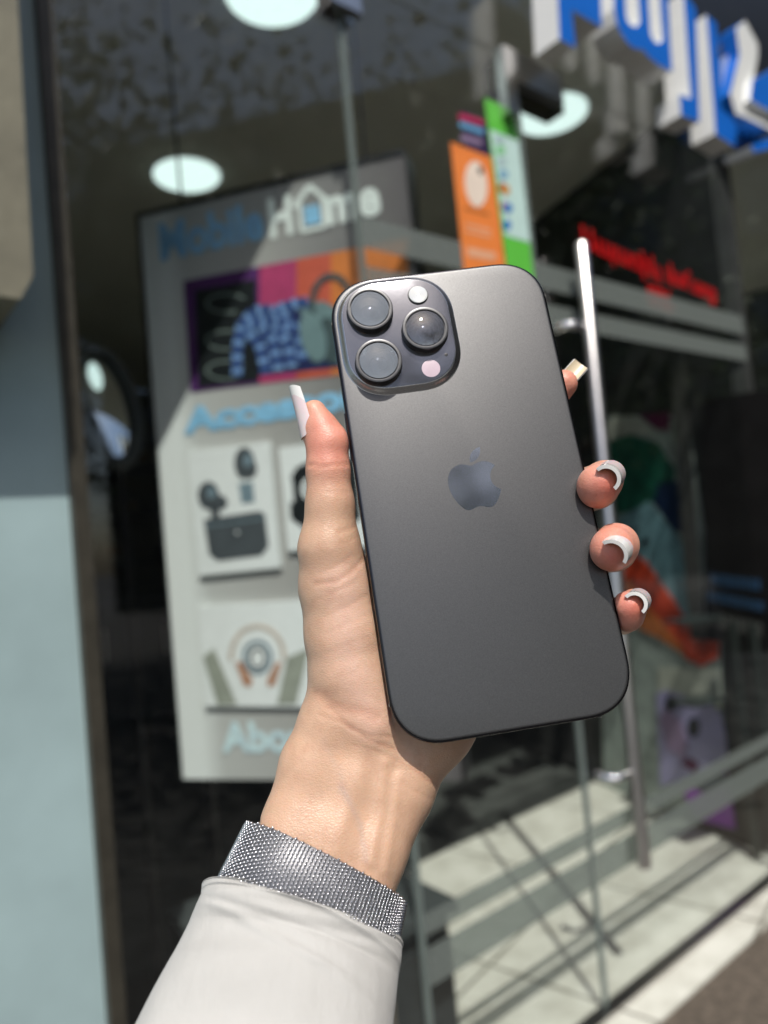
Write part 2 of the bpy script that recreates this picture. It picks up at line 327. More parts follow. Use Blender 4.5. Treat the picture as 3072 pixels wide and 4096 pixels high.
letter([[(604, -200), (607, 60), (625, 160), (660, 230), (700, 290), (745, 330), (800, 332), (850, 390), (925, 450), (1005, 490), (990, 250), (965, -250),
         (905, -250), (935, 200), (941, 255), (930, 288), (910, 295), (885, 283), (862, 245), (855, 205), (825, -250),
         (760, -250), (780, 95), (783, 145), (768, 175), (745, 182), (720, 170), (697, 135), (690, 95), (672, -230)]])
letter([[(1080, -60), (1130, 672), (1055, 642), (1065, 785), (1192, 832), (1165, 60)]])
letter([[(1238, 100), (1300, 912), (1432, 1000), (1447, 870), (1405, 800), (1335, 740), (1306, 160)]])
letter([[(1502, 140), (1588, 300), (1590, 380), (1530, 690), (1700, 790), (1700, 900), (1480, 790), (1440, 780), (1400, 640), (1465, 370), (1440, 190)]], .03, .10, pm('white_acrylic', (.78, .79, .76), .4, var=.02), BLUE)
letter([[(1340, 290), (1475, 235), (1470, 310), (1335, 380)]], .012, .05, pm('navy_acrylic', (.006, .04, .15), .4), NAVY)
letter([[(1335, 400), (1450, 330), (1410, 650), (1345, 700)]], .012, .06, pm('pale_blue_acrylic', (.35, .42, .60), .4), BLUE)
letter([[(1548, 545), (1700, 460), (1720, 790), (1535, 680)], [(1545, 990), (1700, 930), (1700, 1010), (1560, 1040)]], .02, .12)
letter([[(1420, 830), (1640, 960), (1650, 1020), (1550, 1000), (1440, 1020)]], .012, .03, pm('navy_acrylic2', (.004, .03, .13), .4), NAVY)

# ceiling lamps
for (x, y), ds in (((-.67, 2.86), 'over the display board, nearest the left edge'), ((-.18, 1.94), 'nearest the window, cut by the top of the photo'), ((.76, 2.66), 'to the right, behind the door fitting')):
    t = thing('ceiling_lamp', (x, y, 2.899), 'round recessed white ceiling lamp '+ds, 'lamp', 'round ceiling lamps')
    mb = MB(); mb.tube([(x, y, 2.899), (x, y, 2.889)], .138, 40); mb.build('rim', WHITE, t)
    mb = MB(); mb.tube([(x, y, 2.888), (x, y, 2.880)], .130, 40); mb.build('diffuser', LAMP, t)

# ---------------------------------------------------------------- hanging display board
A70 = math.radians(74); BV = np.array([math.sin(A70), -math.cos(A70), 0]); BN = np.array([-math.cos(A70), -math.sin(A70), 0]); 
BP0 = CAM+ (lambda d: d/d[1]*1.64)(fw+rt*(872-CX)/F-up*(330-CY)/F)
BD = Plane([BP0[0], BP0[1], 0], BV, BN)
W_ = -BD.px(302, 470)[0]; ZB = BD.px(395, 1683)[1]; ZT = BD.px(302, 470)[1]
board = thing('display_board', tuple(BD.at(-W_/2, ZB)), 'grey advertising board with product pictures hanging behind the left window', 'sign')
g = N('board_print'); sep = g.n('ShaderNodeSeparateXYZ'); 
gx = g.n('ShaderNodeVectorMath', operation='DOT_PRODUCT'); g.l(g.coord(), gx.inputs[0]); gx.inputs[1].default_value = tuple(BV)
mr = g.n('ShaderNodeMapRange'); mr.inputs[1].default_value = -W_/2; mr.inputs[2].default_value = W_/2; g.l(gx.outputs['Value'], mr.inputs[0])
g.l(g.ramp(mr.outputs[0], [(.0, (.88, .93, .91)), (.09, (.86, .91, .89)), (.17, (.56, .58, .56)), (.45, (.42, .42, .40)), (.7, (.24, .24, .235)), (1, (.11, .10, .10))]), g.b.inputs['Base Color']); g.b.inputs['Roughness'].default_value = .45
mb = MB(); BD.rect(mb, -W_, 0, ZB, ZT, -.012, 0); mb.build('printed_face', g.m, board, smooth=False)
mb = MB(); BD.rect(mb, -W_-.006, .006, ZB-.006, ZT+.006, -.085, -.0125); mb.build('casing', BLACK, board, smooth=False)
mb = MB(); BD.rect(mb, -W_, 0, ZT+.0, ZT+.012, -.012, .004); BD.rect(mb, -W_-.010, -W_, ZB, ZT+.012, -.012, .004); mb.build('trim', BLACK, board, smooth=False)
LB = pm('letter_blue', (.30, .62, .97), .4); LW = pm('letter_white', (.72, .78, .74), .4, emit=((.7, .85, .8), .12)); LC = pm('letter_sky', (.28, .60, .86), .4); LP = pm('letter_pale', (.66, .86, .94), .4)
B = BD.px
mb = MB(); place_text(mb, BD, 'Mobile', B(348, 562), B(572, 512), .095, .0012, .035); mb.build('lettering', LB, board, smooth=False)
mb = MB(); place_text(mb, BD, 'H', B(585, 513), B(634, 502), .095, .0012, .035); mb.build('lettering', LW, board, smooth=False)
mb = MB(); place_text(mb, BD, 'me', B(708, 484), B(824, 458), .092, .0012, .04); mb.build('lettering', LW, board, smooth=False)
mb = MB()
for q in strip([(634, 448), (668, 402), (710, 436)], 11): BD.pprism(mb, q, .0012, .0024)
for q in strip([(645, 432), (652, 500), (702, 488), (697, 425)], 9): BD.pprism(mb, q, .0012, .0026)
mb.build('house_symbol', LW, board, smooth=False)
mb = MB(); BD.pprism(mb, [(655, 447), (688, 441), (693, 480), (660, 487)], .0012, .002); mb.build('window_symbol', LC, board, smooth=False)
mb = MB(); place_text(mb, BD, 'Accessories', B(398, 936), B(905, 858), .062, .0012, .05); mb.build('lettering', LC, board, smooth=False)
mb = MB(); place_text(mb, BD, 'About us', B(482, 1622), B(800, 1622), .072, .0012, .03); mb.build('lettering', LP, board, smooth=False)
# banner picture
VIO = pm('violet', (.10, .03, .15), .4); MAG = pm('magenta', (.48, .06, .17), .4); COR = pm('coral', (.62, .12, .07), .4); ORG = pm('orange', (.70, .22, .05), .4); INK = pm('ink', (.012, .016, .018), .4)
SB1 = pm('strap_blue', (.06, .14, .38), .5); SB2 = pm('strap_light', (.22, .38, .62), .5); SB3 = pm('strap_navy', (.01, .02, .10), .5); TEAL = pm('teal_grey', (.16, .26, .27), .5); TEALD = pm('teal_dark', (.05, .085, .09), .5); PG = pm('pale_green_line', (.20, .26, .24), .5)
mats = [VIO, MAG, COR, ORG, INK, SB1, SB2, SB3, TEAL, TEALD, PG]
mb = MB(); top = lambda x: 607-(x-395)*.190; bot = lambda x: 846-(x-413)*.117
for x0, x1, mi in ((396, 470, 0), (470, 560, 0), (560, 640, 1), (640, 715, 2), (715, 790, 3), (790, 880, 3)):
    BD.pprism(mb, [(x0, top(x0)), (x1, top(x1)), (x1+.04*0, bot(x1)), (x0+(16 if x0 == 396 else 0), bot(x0))], .001, .002, mi)
BD.pprism(mb, [(420, 628), (552, 603), (560, 822), (428, 838)], .0021, .0028, 4)
BD.pprism(mb, [(552, 672), (700, 650), (770, 690), (770, 790), (556, 812)], .0021, .0027, 7)
BD.pprism(mb, [(625, 660), (700, 650), (760, 690), (766, 780), (720, 785), (690, 700)], .0028, .0032, 8)
for cy in (655, 735, 800):
    for q in arcband(490, cy, 46, 22, 4, 60, 330, 16): BD.pprism(mb, q, .003, .0036, 10)
    BD.pprism(mb, ell(492, cy, 40, 17, 20), .0029, .0033, 4)
straps = [[(512, 812), (512, 760), (520, 705), (548, 672), (585, 668), (625, 690), (650, 740), (655, 790)], [(535, 715), (560, 745), (572, 790), (578, 812)], [(560, 700), (590, 735), (600, 790), (602, 808)], [(590, 695), (622, 740), (632, 800)],
          [(600, 668), (640, 655), (672, 650)], [(530, 700), (600, 690), (640, 720)]]
for si, s_ in enumerate(straps):
    pts = []
    for (x0, y0), (x1, y1) in zip(s_, s_[1:]):
        k = max(2, int(math.hypot(x1-x0, y1-y0)/7)); pts += [(x0+(x1-x0)*i/k, y0+(y1-y0)*i/k) for i in range(k)]
    for i, q in enumerate(strip(pts, 23)): BD.pprism(mb, q, .0034+.0002*si, .0042+.0002*si, (5, 6, 5, 7)[i % 4])
for q in arcband(716, 655, 48, 66, 13, 182, 350, 20): BD.pprism(mb, q, .003, .005, 9)
BD.pprism(mb, [(664, 650), (678, 650), (684, 690), (666, 690)], .003, .0049, 9)
BD.pprism(mb, ell(676, 728, 27, 56, 26, rot=-14), .0052, .0062, 8); BD.pprism(mb, ell(712, 735, 22, 52, 26, rot=-8), .003, .0051, 9)
mb.build('banner_picture', mats, board, smooth=False)
WP = pm('picture_white', (.88, .93, .92), .4, var=.03); SHD = pm('charcoal_print', (.075, .09, .10), .5); PEA = pm('peach_print', (.50, .27, .17), .5); GB = pm('greyblue_print', (.20, .29, .34), .5); BGE = pm('beige_print', (.34, .37, .31), .5); PCH = pm('pale_peach', (.62, .55, .47), .5)
mb = MB(); BD.pprism(mb, [(404, 977), (582, 954), (606, 1226), (430, 1244)], .001, .012, 0)
BD.pprism(mb, [(440, 1122), (560, 1104), (572, 1110), (580, 1180), (565, 1200), (470, 1212), (452, 1198)], .0121, .013, 1)
for c, rr in (((450, 1070), (23, 30)), ((528, 1000), (22, 34)), ((475, 1085), (16, 16)), ((540, 1012), (15, 20))): BD.pprism(mb, ell(*c, *rr, 20), .0131, .0136+.0002*rr[0]/20, 1)
BD.pprism(mb, [(452, 1090), (470, 1090), (476, 1125), (458, 1128)], .0121, .0128, 1); BD.pprism(mb, [(515, 1045), (545, 1040), (550, 1085), (522, 1088)], .0121, .0128, 2)
BD.pprism(mb, [(441, 1136), (574, 1118), (574, 1121), (441, 1139)], .0131, .0136, 2); BD.pprism(mb, ell(512, 1150, 4, 3, 10), .0131, .0136, 0)
BD.pprism(mb, ell(456, 1064, 9, 13, 16), .0139, .0142, 2); BD.pprism(mb, ell(535, 994, 9, 15, 16), .0139, .0142, 2)
mb.build('framed_picture', [WP, SHD, GB], board, smooth=False)
mb = MB(); BD.pprism(mb, [(602, 968), (790, 944), (812, 1180), (622, 1190)], .001, .012, 0)
BD.pprism(mb, [(640, 1010), (690, 985), (770, 985), (780, 1120), (700, 1165), (655, 1140), (628, 1120), (624, 1040)], .0121, .013, 1)
mb.build('framed_picture', [WP, INK], board, smooth=False)
mb = MB(); place_text(mb, BD, '10', B(628, 1085), B(700, 1078), .055, .0132, .02); mb.build('watch_digits', WP, board, smooth=False)
mb = MB(); BD.pprism(mb, [(428, 1311), (846, 1284), (850, 1528), (442, 1526)], .001, .012, 0)
BD.pprism(mb, [(438, 1420), (462, 1400), (512, 1522), (470, 1524)], .0121, .0125, 3); BD.pprism(mb, [(620, 1420), (668, 1400), (640, 1522), (598, 1522)], .0121, .0125, 3)
for q in arcband(556, 1420, 62, 72, 10, 175, 365, 24): BD.pprism(mb, q, .0121, .0130, 4)
for q in arcband(556, 1420, 33, 38, 9, 0, 360, 24): BD.pprism(mb, q, .0121, .0128, 2)
for q in arcband(556, 1422, 20, 24, 6, 0, 360, 20): BD.pprism(mb, q, .0121, .0128, 1)
BD.pprism(mb, [(508, 1432), (522, 1428), (546, 1470), (540, 1484), (526, 1480)], .0131, .0137, 2+3); BD.pprism(mb, [(596, 1430), (608, 1432), (594, 1480), (580, 1484), (576, 1470)], .0131, .0137, 5)
mb.build('framed_picture', [WP, SHD, GB, BGE, PCH, PEA], board, smooth=False)
for a, lb in ((-.60, 'thin black cable holding the display board near its left end'), (-.10, 'thin black cable holding the display board near its right end')):
    mb = MB(); mb.tube([BD.at(a, ZT+.013, -.03), BD.at(a, 2.898, -.03)], .0035, 8); o = mb.build('cable', BLACK, None, loc=tuple(BD.at(a, ZT+.013, -.03))); tag(o, lb, 'cable', 'cables of the display board')

# ---------------------------------------------------------------- things inside the shop
MIRG = pm('mirror_glass', (.75, .78, .78), .02, metal=1, var=.01); RUB = pm('dark_rim', (.10, .11, .11), .45)
def ovalmirror(c, rx, rz, nrm, label):
    c = np.array(c); nrm = np.array(nrm, float); nrm /= np.linalg.norm(nrm); a = np.cross([0, 0, 1], nrm); a /= np.linalg.norm(a); b_ = np.cross(nrm, a)
    t = thing('oval_mirror', (c[0], c[1], .1), label, 'mirror', 'oval mirrors on stands')
    mb = MB(); pts = [c+a*rx*math.cos(q)+b_*rz*math.sin(q) for q in np.linspace(0, 2*math.pi, 49)]; mb.tube(pts, .021, 10, cap=False); mb.build('rim', RUB, t)
    mb = MB(); mb.loft([[c+nrm*(.007*(1-f_*f_)-.004)+a*(rx-.01)*f_*math.cos(q)+b_*(rz-.01)*f_*math.sin(q) for q in np.linspace(0, 2*math.pi, 48, endpoint=False)] for f_ in np.linspace(1, .04, 12)]); mb.build('mirror_glass', MIRG, t, angle=180)
    q = c-b_*(rz+.015); mb = MB(); mb.tube([q, (q[0], q[1], .12)], .014, 10); mb.build('pole', BLACK, t)
    mb = MB(); mb.tube([(q[0], q[1], .101), (q[0], q[1], .118)], .14, 28); mb.build('base', BLACK, t)
MC = np.array([-.805, 2.17, 1.83]); vc = CAM-MC; vc /= np.linalg.norm(vc); LP_ = np.array([-.18, 1.94, 2.88]); HP = MC+np.array([-.02, 0, .10]); vl = LP_-HP; vl /= np.linalg.norm(vl)
vc2 = CAM-HP; vc2 /= np.linalg.norm(vc2)
ovalmirror(MC, .085, .195, (vc2+vl)/np.linalg.norm(vc2+vl)+np.array([.05, 0, -.035]), 'dark rimmed oval mirror catching a ceiling lamp, left of the board')
ovalmirror(MC+[.19, .12, -.02], .085, .195, (.2, -1, .1), 'second oval mirror half hidden by the left edge of the board')
CAB = pm('cabinet_dark', (.035, .042, .045), .35, var=.2)
def cabinet(a0, a1, o0, o1, h, label, n=3):
    t = thing('display_cabinet', tuple(FAC.at((a0+a1)/2, .1, (o0+o1)/2)), label, 'cabinet')
    mb = MB(); FAC.rect(mb, a0, a1, .101, .1+h, o0, o1); mb.build('carcass', CAB, t, smooth=False)
    for k in range(n):
        w = (a1-a0)/n; mb = MB(); FAC.rect(mb, a0+k*w+.01, a0+(k+1)*w-.01, .14, .08+h-.03, o1+.001, o1+.018); d = mb.build('door', CAB, t, smooth=False)
        mb = MB(); FAC.rect(mb, a0+k*w+.03, a0+k*w+.045, .1+h*.5, .1+h*.75, o1+.019, o1+.03); mb.build('handle', STEEL, d, smooth=False)
    mb = MB(); FAC.rect(mb, a0-.01, a1+.01, .101+h, .125+h, o0, o1+.03); mb.build('counter_top', pm('counter', (.06, .07, .07), .25), t, smooth=False)
cabinet(-1.1, .50, -2.6, -2.1, .75, 'dark low cabinet seen under the display board', 3)
cabinet(.62, 1.085, -.50, -.06, .42, 'low grey cabinet just inside the glass, left of the sunlit floor', 2)
cabinet(.8, 3.2, -5.15, -4.7, 1.0, 'long dark counter along the back wall of the shop', 5)
for k in range(3):
    t = thing('wall_shelf', tuple(FAC.at(1.6, 1.35+.4*k, -5.0)), 'dark shelf on the back wall, %s of three' % ('lowest', 'middle', 'highest')[k], 'shelf', 'shelves on the back wall')
    mb = MB(); FAC.rect(mb, .6, 3.6, 1.35+.4*k, 1.375+.4*k, -5.19, -4.95); mb.build('board', CAB, t, smooth=False)
    for a in (.7, 2.1, 3.5): mb = MB(); FAC.rect(mb, a, a+.02, 1.25+.4*k, 1.349+.4*k, -5.19, -5.05); mb.build('bracket', BLACK, t, smooth=False)
KM = [pm('box_print_%d' % i, c, .5) for i, c in enumerate(((.10, .02, .02), (.05, .07, .05), (.12, .12, .1), (.03, .05, .10), (.10, .06, .02)))]
for k in range(3):
    for ci, nm in enumerate(('dark red', 'dull green', 'grey', 'navy blue', 'brown')):
        a = .8+ci*.55+.15*k; h_ = (.2, .14, .18, .12, .16)[(ci+k) % 5]; z = 1.376+.4*k
        mb = MB(); FAC.rect(mb, a, a+.20, z, z+h_, -5.12, -5.0); FAC.rect(mb, a+.03, a+.17, z+h_*.3, z+h_*.8, -4.9995, -4.9985, 1)
        tag(mb.build('product_box', [KM[ci], KM[(ci+2) % 5]], None, loc=tuple(FAC.at(a, z, -5.06)), smooth=False), '%s product box standing on the %s shelf of the back wall' % (nm, ('lowest', 'middle', 'highest')[k]), 'box', 'boxes on the back shelves')

# side display wall to the right of the door
SA = math.radians(-21.6); SD = np.array([-math.sin(SA), -math.cos(SA), 0])   # towards the camera
SN = np.array([-math.cos(SA), math.sin(SA), 0])
SN = SN if SN[0] < 0 else -SN
SW = Plane([1.1286, 3.0021, 0], SD, SN)
sw = thing('side_wall', tuple(SW.at(0, .1)), 'grey side wall of the shop carrying posters, right of the door', 'wall')
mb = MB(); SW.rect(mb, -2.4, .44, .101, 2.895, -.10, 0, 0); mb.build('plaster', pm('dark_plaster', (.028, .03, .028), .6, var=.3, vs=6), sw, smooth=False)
S = SW.px
ZQ = lambda x, y: ((2450+x*.904)/1.8517, (1500+y*.904)/1.8517)
def swp(name, cat, label, items, base=.002):
    allp = [S(*ZQ(*q)) for _, pp in items for q in pp]; a = sum(q[0] for q in allp)/len(allp); z = min(q[1] for q in allp)
    t = thing(name, tuple(SW.at(a, z, base)), label, cat); ms = []
    mbs = {}
    for i, (nm, mat, pp) in enumerate([(q[0][0], q[0][1], q[1]) for q in items]):
        mb = MB(); SW.pprism(mb, [ZQ(*q) for q in pp], base+.0005*i, base+.001+.0008*(i+1)); mb.build(nm, mat, t, smooth=False)
    return t
LG = pm('light_grey_print', (.30, .35, .32), .5, var=.25, vs=15); PT = pm('petrol_print', (.16, .30, .34), .5, var=.3, vs=12); RD = pm('flame_print', (.55, .055, .018), .5, var=.7, vs=12); OG = pm('ember_print', (.48, .14, .03), .5, var=.4, vs=20)
GD = pm('deep_green_print', (.008, .10, .06), .5, var=.5, vs=12); MGD = pm('maroon_print', (.12, .01, .06), .5); CW = pm('chalk_print', (.45, .47, .40), .5, var=.2, vs=14); GPL = pm('grey_post', (.075, .075, .07), .5, var=.3)
swp('street_art_poster', 'poster', 'large colourful poster with green, petrol and flame red shapes behind the fingertips', [
    (('sheet', LG), [(-60, 180), (330, 180), (480, 1180), (500, 1900), (180, 1980), (-40, 1900)]),
    (('green_shape', GD), [(-20, 300), (70, 260), (200, 300), (280, 420), (260, 520), (190, 560), (120, 600), (0, 620)]),
    (('maroon_shape', MGD), [(115, 175), (255, 165), (255, 250), (190, 240)]),
    (('chalk_shape', CW), [(-20, 190), (100, 180), (190, 260), (60, 265), (-20, 290)]),
    (('navy_shape', NAVY), [(200, 480), (290, 470), (310, 700), (270, 690), (180, 560)]),
    (('petrol_shape', PT), [(20, 640), (155, 560), (300, 730), (345, 1060), (300, 1080), (100, 790), (60, 720)]),
    (('eye_spot', INK), ell(100, 685, 20, 14, 12)), (('eye_spot', INK), ell(145, 740, 20, 15, 12)),
    (('flame_shape', RD), [(95, 790), (150, 830), (340, 1100), (345, 1170), (470, 1180), (465, 1250), (390, 1290), (330, 1260), (180, 1110), (60, 980), (50, 860)]),
    (('ember_shape', OG), [(60, 900), (120, 980), (300, 1190), (330, 1250), (200, 1160), (90, 1110)]),
    (('chalk_shape', CW), [(200, 1290), (380, 1300), (470, 1300), (480, 1480), (380, 1450), (200, 1400)])])
GLV = pm('lilac_phone', (.34, .32, .52), .4, var=.1); VLT = pm('violet_phone', (.26, .04, .42), .4, var=.3); 
pp = swp('phone_poster', 'poster', 'poster of a lilac phone with three dark lenses, low on the side wall', [
    (('phone_back', GLV), [(195, 1410), (230, 1395), (430, 1450), (480, 1500), (500, 1600), (510, 1750), (210, 1820)]),
    (('lower_half', VLT), [(300, 1830), (505, 1745), (545, 2010), (380, 1970)]),
    (('lens_print', INK), ell(262, 1455, 30, 34, 16)), (('lens_print', INK), ell(280, 1585, 28, 36, 16)), (('lens_print', INK), ell(358, 1560, 26, 44, 16)),
    (('highlight', LIL), [(205, 1520), (235, 1480), (300, 1530), (330, 1640), (310, 1700), (240, 1650)]),
    (('mouth_shape', MGD), [(300, 1720), (330, 1690), (380, 1720), (360, 1760)])], .012)
swp('side_post', 'post', 'pale grey vertical strip between the colourful poster and the dark board', [(('strip', GPL), [(232, -300), (300, -300), (410, 1180), (345, 1160), (330, 1000)])], .03)
DBL = pm('blue_text', (.03, .08, .16), .5); DWT = pm('grey_text', (.13, .13, .12), .5)
tl = []
for k in range(9):
    tl.append((('text_line', DBL), [(430+k*25, 880+k*3), (450+k*25, 878+k*3), (452+k*25, 930+k*3), (432+k*25, 928+k*3)])); 
for k in range(10): tl.append((('text_line', DBL), [(420+k*25, 955+k*5), (440+k*25, 957+k*5), (441+k*25, 1000+k*5), (421+k*25, 998+k*5)]))
for k in range(7): tl.append((('text_line', DWT), [(470+k*28, 1060+k*6), (492+k*28, 1062+k*6), (493+k*28, 1125+k*6), (471+k*28, 1118+k*6)]))
t_ = swp('dark_board', 'sign', 'black board with two blue lines of text and a white one on the side wall', [(('face', pm('black_board', (.014, .013, .013), .35, var=.4, vs=8)), [(400, 100), (760, 60), (800, 1250), (410, 1170)])], .016)
for nm, mat, pts_ in (('blue_text', DBL, tl[:9]), ('blue_text', DBL, tl[9:19]), ('white_text', DWT, tl[19:])):
    mb = MB()
    for it in pts_: SW.pprism(mb, [ZQ(*q) for q in it[1]], .0185, .0195)
    mb.build(nm, mat, t_, smooth=False)
for i, (x, y, hh) in enumerate(((430, 1240, 200), (520, 1300, 330), (600, 1260, 420))):
    pass
t = thing('glass_shelf_unit', tuple(SW.at(-.2, .1, .1)), 'glass shelf unit low on the side wall under the black board', 'shelf')
UPR = pm('grey_green_metal', (.028, .035, .032), .4)
for q in ((600, 1240), (690, 1250)):
    mb = MB(); a, z = S(*ZQ(*q)); SW.rect(mb, a-.012, a+.012, .102, .95, .05, .07); mb.build('upright', UPR, t, smooth=False)
for z in (.35, .65, .95):
    mb = MB(); a, _ = S(*ZQ(470, 1300)); a2, _ = S(*ZQ(700, 1300)); SW.rect(mb, a-.05, min(a2, .3), z, z+.01, .02, .20); mb.build('shelf_board', pm('shelf_glass', (.03, .04, .038), .3), t, smooth=False)

# ---------------------------------------------------------------- what the glass reflects: trees and a building across the street
LEAF = pm('leaf_green', (.055, .09, .03), .55, var=.5, vs=3); BARK = pm('bark', (.10, .08, .06), .85, var=.35, bump=.6, bs=30, bd=.01)
def tree(x, y, h, label, seed, nl=2600):
    nl = int(nl*2.3)
    R = np.random.default_rng(seed); t = thing('street_tree', (x, y, 0), label, 'tree', 'trees across the street')
    mb = MB(); tips = []
    base = np.array([x, y, 0.]); top_ = base+[R.uniform(-.3, .3), R.uniform(-.3, .3), h*.55]
    mb.tube([base, base+(top_-base)*.5+[.08, 0, 0], top_], [.17, .13, .09], 10)
    for k in range(11):
        s0 = base+(top_-base)*R.uniform(.45, 1); d = np.array([R.normal(), R.normal(), R.uniform(.3, 1.4)]); d /= np.linalg.norm(d); L_ = R.uniform(.25, .5)*h
        e = s0+d*L_; mb.tube([s0, s0+d*L_*.5+R.normal(size=3)*.1, e], [.06, .035, .015], 7); tips += [e, s0+d*L_*.7, s0+d*L_*.5]
    mb.build('trunk', BARK, t)
    lb = MB(); V = []; Fq = []
    for k in range(nl):
        c = tips[R.integers(len(tips))]+R.normal(size=3)*[.5, .5, .38]; a = R.normal(size=3); a /= np.linalg.norm(a); b_ = np.cross(a, R.normal(size=3)); b_ /= np.linalg.norm(b_); s_ = R.uniform(.04, .085)
        V += [c-a*s_, c+b_*s_*.5, c+a*s_, c-b_*s_*.5]; Fq.append((4*k, 4*k+1, 4*k+2, 4*k+3))
    lb.add(V, Fq); lb.build('crown', LEAF, t, smooth=False)
tree(5.6, -.8, 7.5, 'leafy street tree opposite the shop, closest to the sign', 1); tree(8.6, -3.6, 8.5, 'taller leafy street tree behind the closest one', 2, 3200); tree(10.5, .6, 8, 'leafy street tree further along the pavement', 3, 3000); tree(2.6, -6.5, 8, 'leafy street tree behind the viewer', 4); tree(7.0, -6.2, 9, 'tallest leafy street tree, further from the kerb', 5, 4200); tree(4.4, -3.9, 7.8, 'street tree with a dense crown between two others', 6, 3800); tree(7.4, 1.6, 7, 'short street tree beside the building opposite', 8, 2600)
mt_b = pm('facade_render', (.045, .043, .038), .8, var=.2, vs=1); mt_w = pm('window_dark', (.03, .035, .04), .15)
t = thing('apartment_building', (16, 2, 0), 'dark apartment block across the street seen only in reflections', 'building')
mb = MB(); mb.box((19, 3, 6.5), (5, 26, 13)); mb.build('wall', mt_b, t, smooth=False)
for fl in range(4):
    for k in range(8):
        mb = MB(); y = -8+k*3.1; z = 1.6+fl*3.0; mb.box((16.46, y, z+.75), (.07, 1.3, 1.5)); w = mb.build('window', mt_w, t, smooth=False)
        mb = MB(); mb.box((16.44, y, z-.06), (.16, 1.5, .08)); mb.build('sill', mt_b, w, smooth=False)

# ================================================================ the phone (millimetres: x right, y down, h out of its back)
c1 = np.array([.9844, -.1409, .0642]); c2 = np.array([.1537, .9648, -.2290]); c1 /= np.linalg.norm(c1); c2 -= c1*(c1@c2); c2 /= np.linalg.norm(c2); c3 = np.cross(c1, c2)
T0 = np.array([-20.785, -81.38, 258.8])
cw = lambda c: np.array(c)@np.array([rt, -up, fw])           # camera-style axes -> world axes
E1, E2, E3 = cw(c1), cw(c2), -cw(c3); PO = CAM+cw(T0)*.001
def PW(q):                                                    # phone mm -> world
    q = np.atleast_2d(np.array(q, float)); return PO+(q[:, :1]*E1+q[:, 1:2]*E2+q[:, 2:3]*E3)*.001
def PX(px, py, h):                                            # view px -> phone mm at height h over its back
    d = np.array([(px-CX)/F, (py-CY)/F, 1.]); A = np.stack([c1, c2, -d], 1); x = np.linalg.solve(A, -(T0-h*c3)); return np.array([x[0], x[1], h])
def depth(q): return (T0+q[0]*c1+q[1]*c2-q[2]*c3)[2]
def RX(px, py, h, rp): return rp*depth(PX(px, py, h))/F       # px radius -> mm
def pmb(mb): mb.v = [tuple(q) for q in PW(np.array(mb.v))]; return mb
PC = (38.8, 80.4)
def outline(w, h, r, ins=0., n=14, ex=2.35, c=PC):
    """rounded rectangle with soft (superellipse) corners"""
    a, b_ = w/2-ins, h/2-ins; r = max(r-ins, .3); pts = []
    for sx, sy, st in ((1, 1, 0), (-1, 1, 1), (-1, -1, 2), (1, -1, 3)):
        for k in range(n):
            t = k/(n-1)*math.pi/2; t = t if st % 2 == 0 else math.pi/2-t
            x = a-r+r*math.cos(t)**(2/ex) if math.cos(t) > 1e-9 else a-r; y = b_-r+r*math.sin(t)**(2/ex) if math.sin(t) > 1e-9 else b_-r
            pts.append((c[0]+sx*x, c[1]+sy*y))
    return pts
def rings(w, h, r, prof, c=PC, n=14, ex=2.35): return [[(x, y, hh) for x, y in outline(w, h, r, i, n, ex, c)] for i, hh in prof]
BKG = N('frosted_back'); v = BKG.coord(); b = BKG.b
b.inputs['Base Color'].default_value = (.085, .082, .082, 1); b.inputs['Metallic'].default_value = .88; b.inputs['Roughness'].default_value = .40; b.inputs['Specular IOR Level'].default_value = .6
BKG.l(BKG.ramp(BKG.noise(v, 2600, 2, .7), [(.3, (.097, .0965, .097)), (.7, (.124, .123, .1235))]), b.inputs['Base Color'])
BKG.l(BKG.bump(BKG.noise(v, 3200, 2, .6), .10, .0003), b.inputs['Normal']); BKG = BKG.m
BEV = pm('satin_bevel', (.42, .41, .41), .26, metal=1, var=.06, vs=2400, bump=.15, bs=2400, bd=.0003)
STL = pm('polished_black_steel', (.035, .034, .038), .16, metal=.9, var=.1, vs=900)
GLB = N('camera_cover_glass'); b = GLB.b; b.inputs['Base Color'].default_value = (.17, .172, .19, 1); b.inputs['Roughness'].default_value = .11; b.inputs['Specular IOR Level'].default_value = 1.0; b.inputs['Metallic'].default_value = .8
GLB.l(GLB.bump(GLB.noise(GLB.coord(), 300, 2), .03, .0005), b.inputs['Normal']); GLB = GLB.m
LOG = N('logo_mirror'); b = LOG.b; b.inputs['Base Color'].default_value = (.42, .42, .42, 1); b.inputs['Metallic'].default_value = 1; b.inputs['Roughness'].default_value = .09; LOG = LOG.m
RNG = pm('lens_ring_metal', (.075, .075, .077), .32, metal=.7, var=.15, vs=1200)
INB = pm('lens_inner_black', (.006, .006, .007), .3, var=.2)
SCR = pm('screen_black', (.006, .006, .007), .08)
phone = thing('smartphone', tuple(PW((38.8, 80.4, -4))[0]), 'dark grey smartphone held upright in the hand, back with three lenses towards the viewer', 'phone')
mb = MB(); mb.loft(rings(77.6, 160.8, 17, [(1.5, -7.85), (.35, -7.7), (.05, -7.2), (0, -6.8), (0, -1.1), (.06, -.7), (.22, -.35), (.55, -.12), (.85, -.06)]), cap=True); pmb(mb).build('body_frame', STL, phone, angle=50)
mb = MB(); mb.loft(rings(77.6, 160.8, 17, [(.87, -.3), (.89, 0.0), (1.1, .10), (1.5, .13)])); pmb(mb).build('back_glass', BKG, phone, angle=60)
mb = MB(); mb.loft(rings(77.6, 160.8, 17, [(1.6, -7.86), (1.9, -8.0)])); pmb(mb).build('screen', SCR, phone)
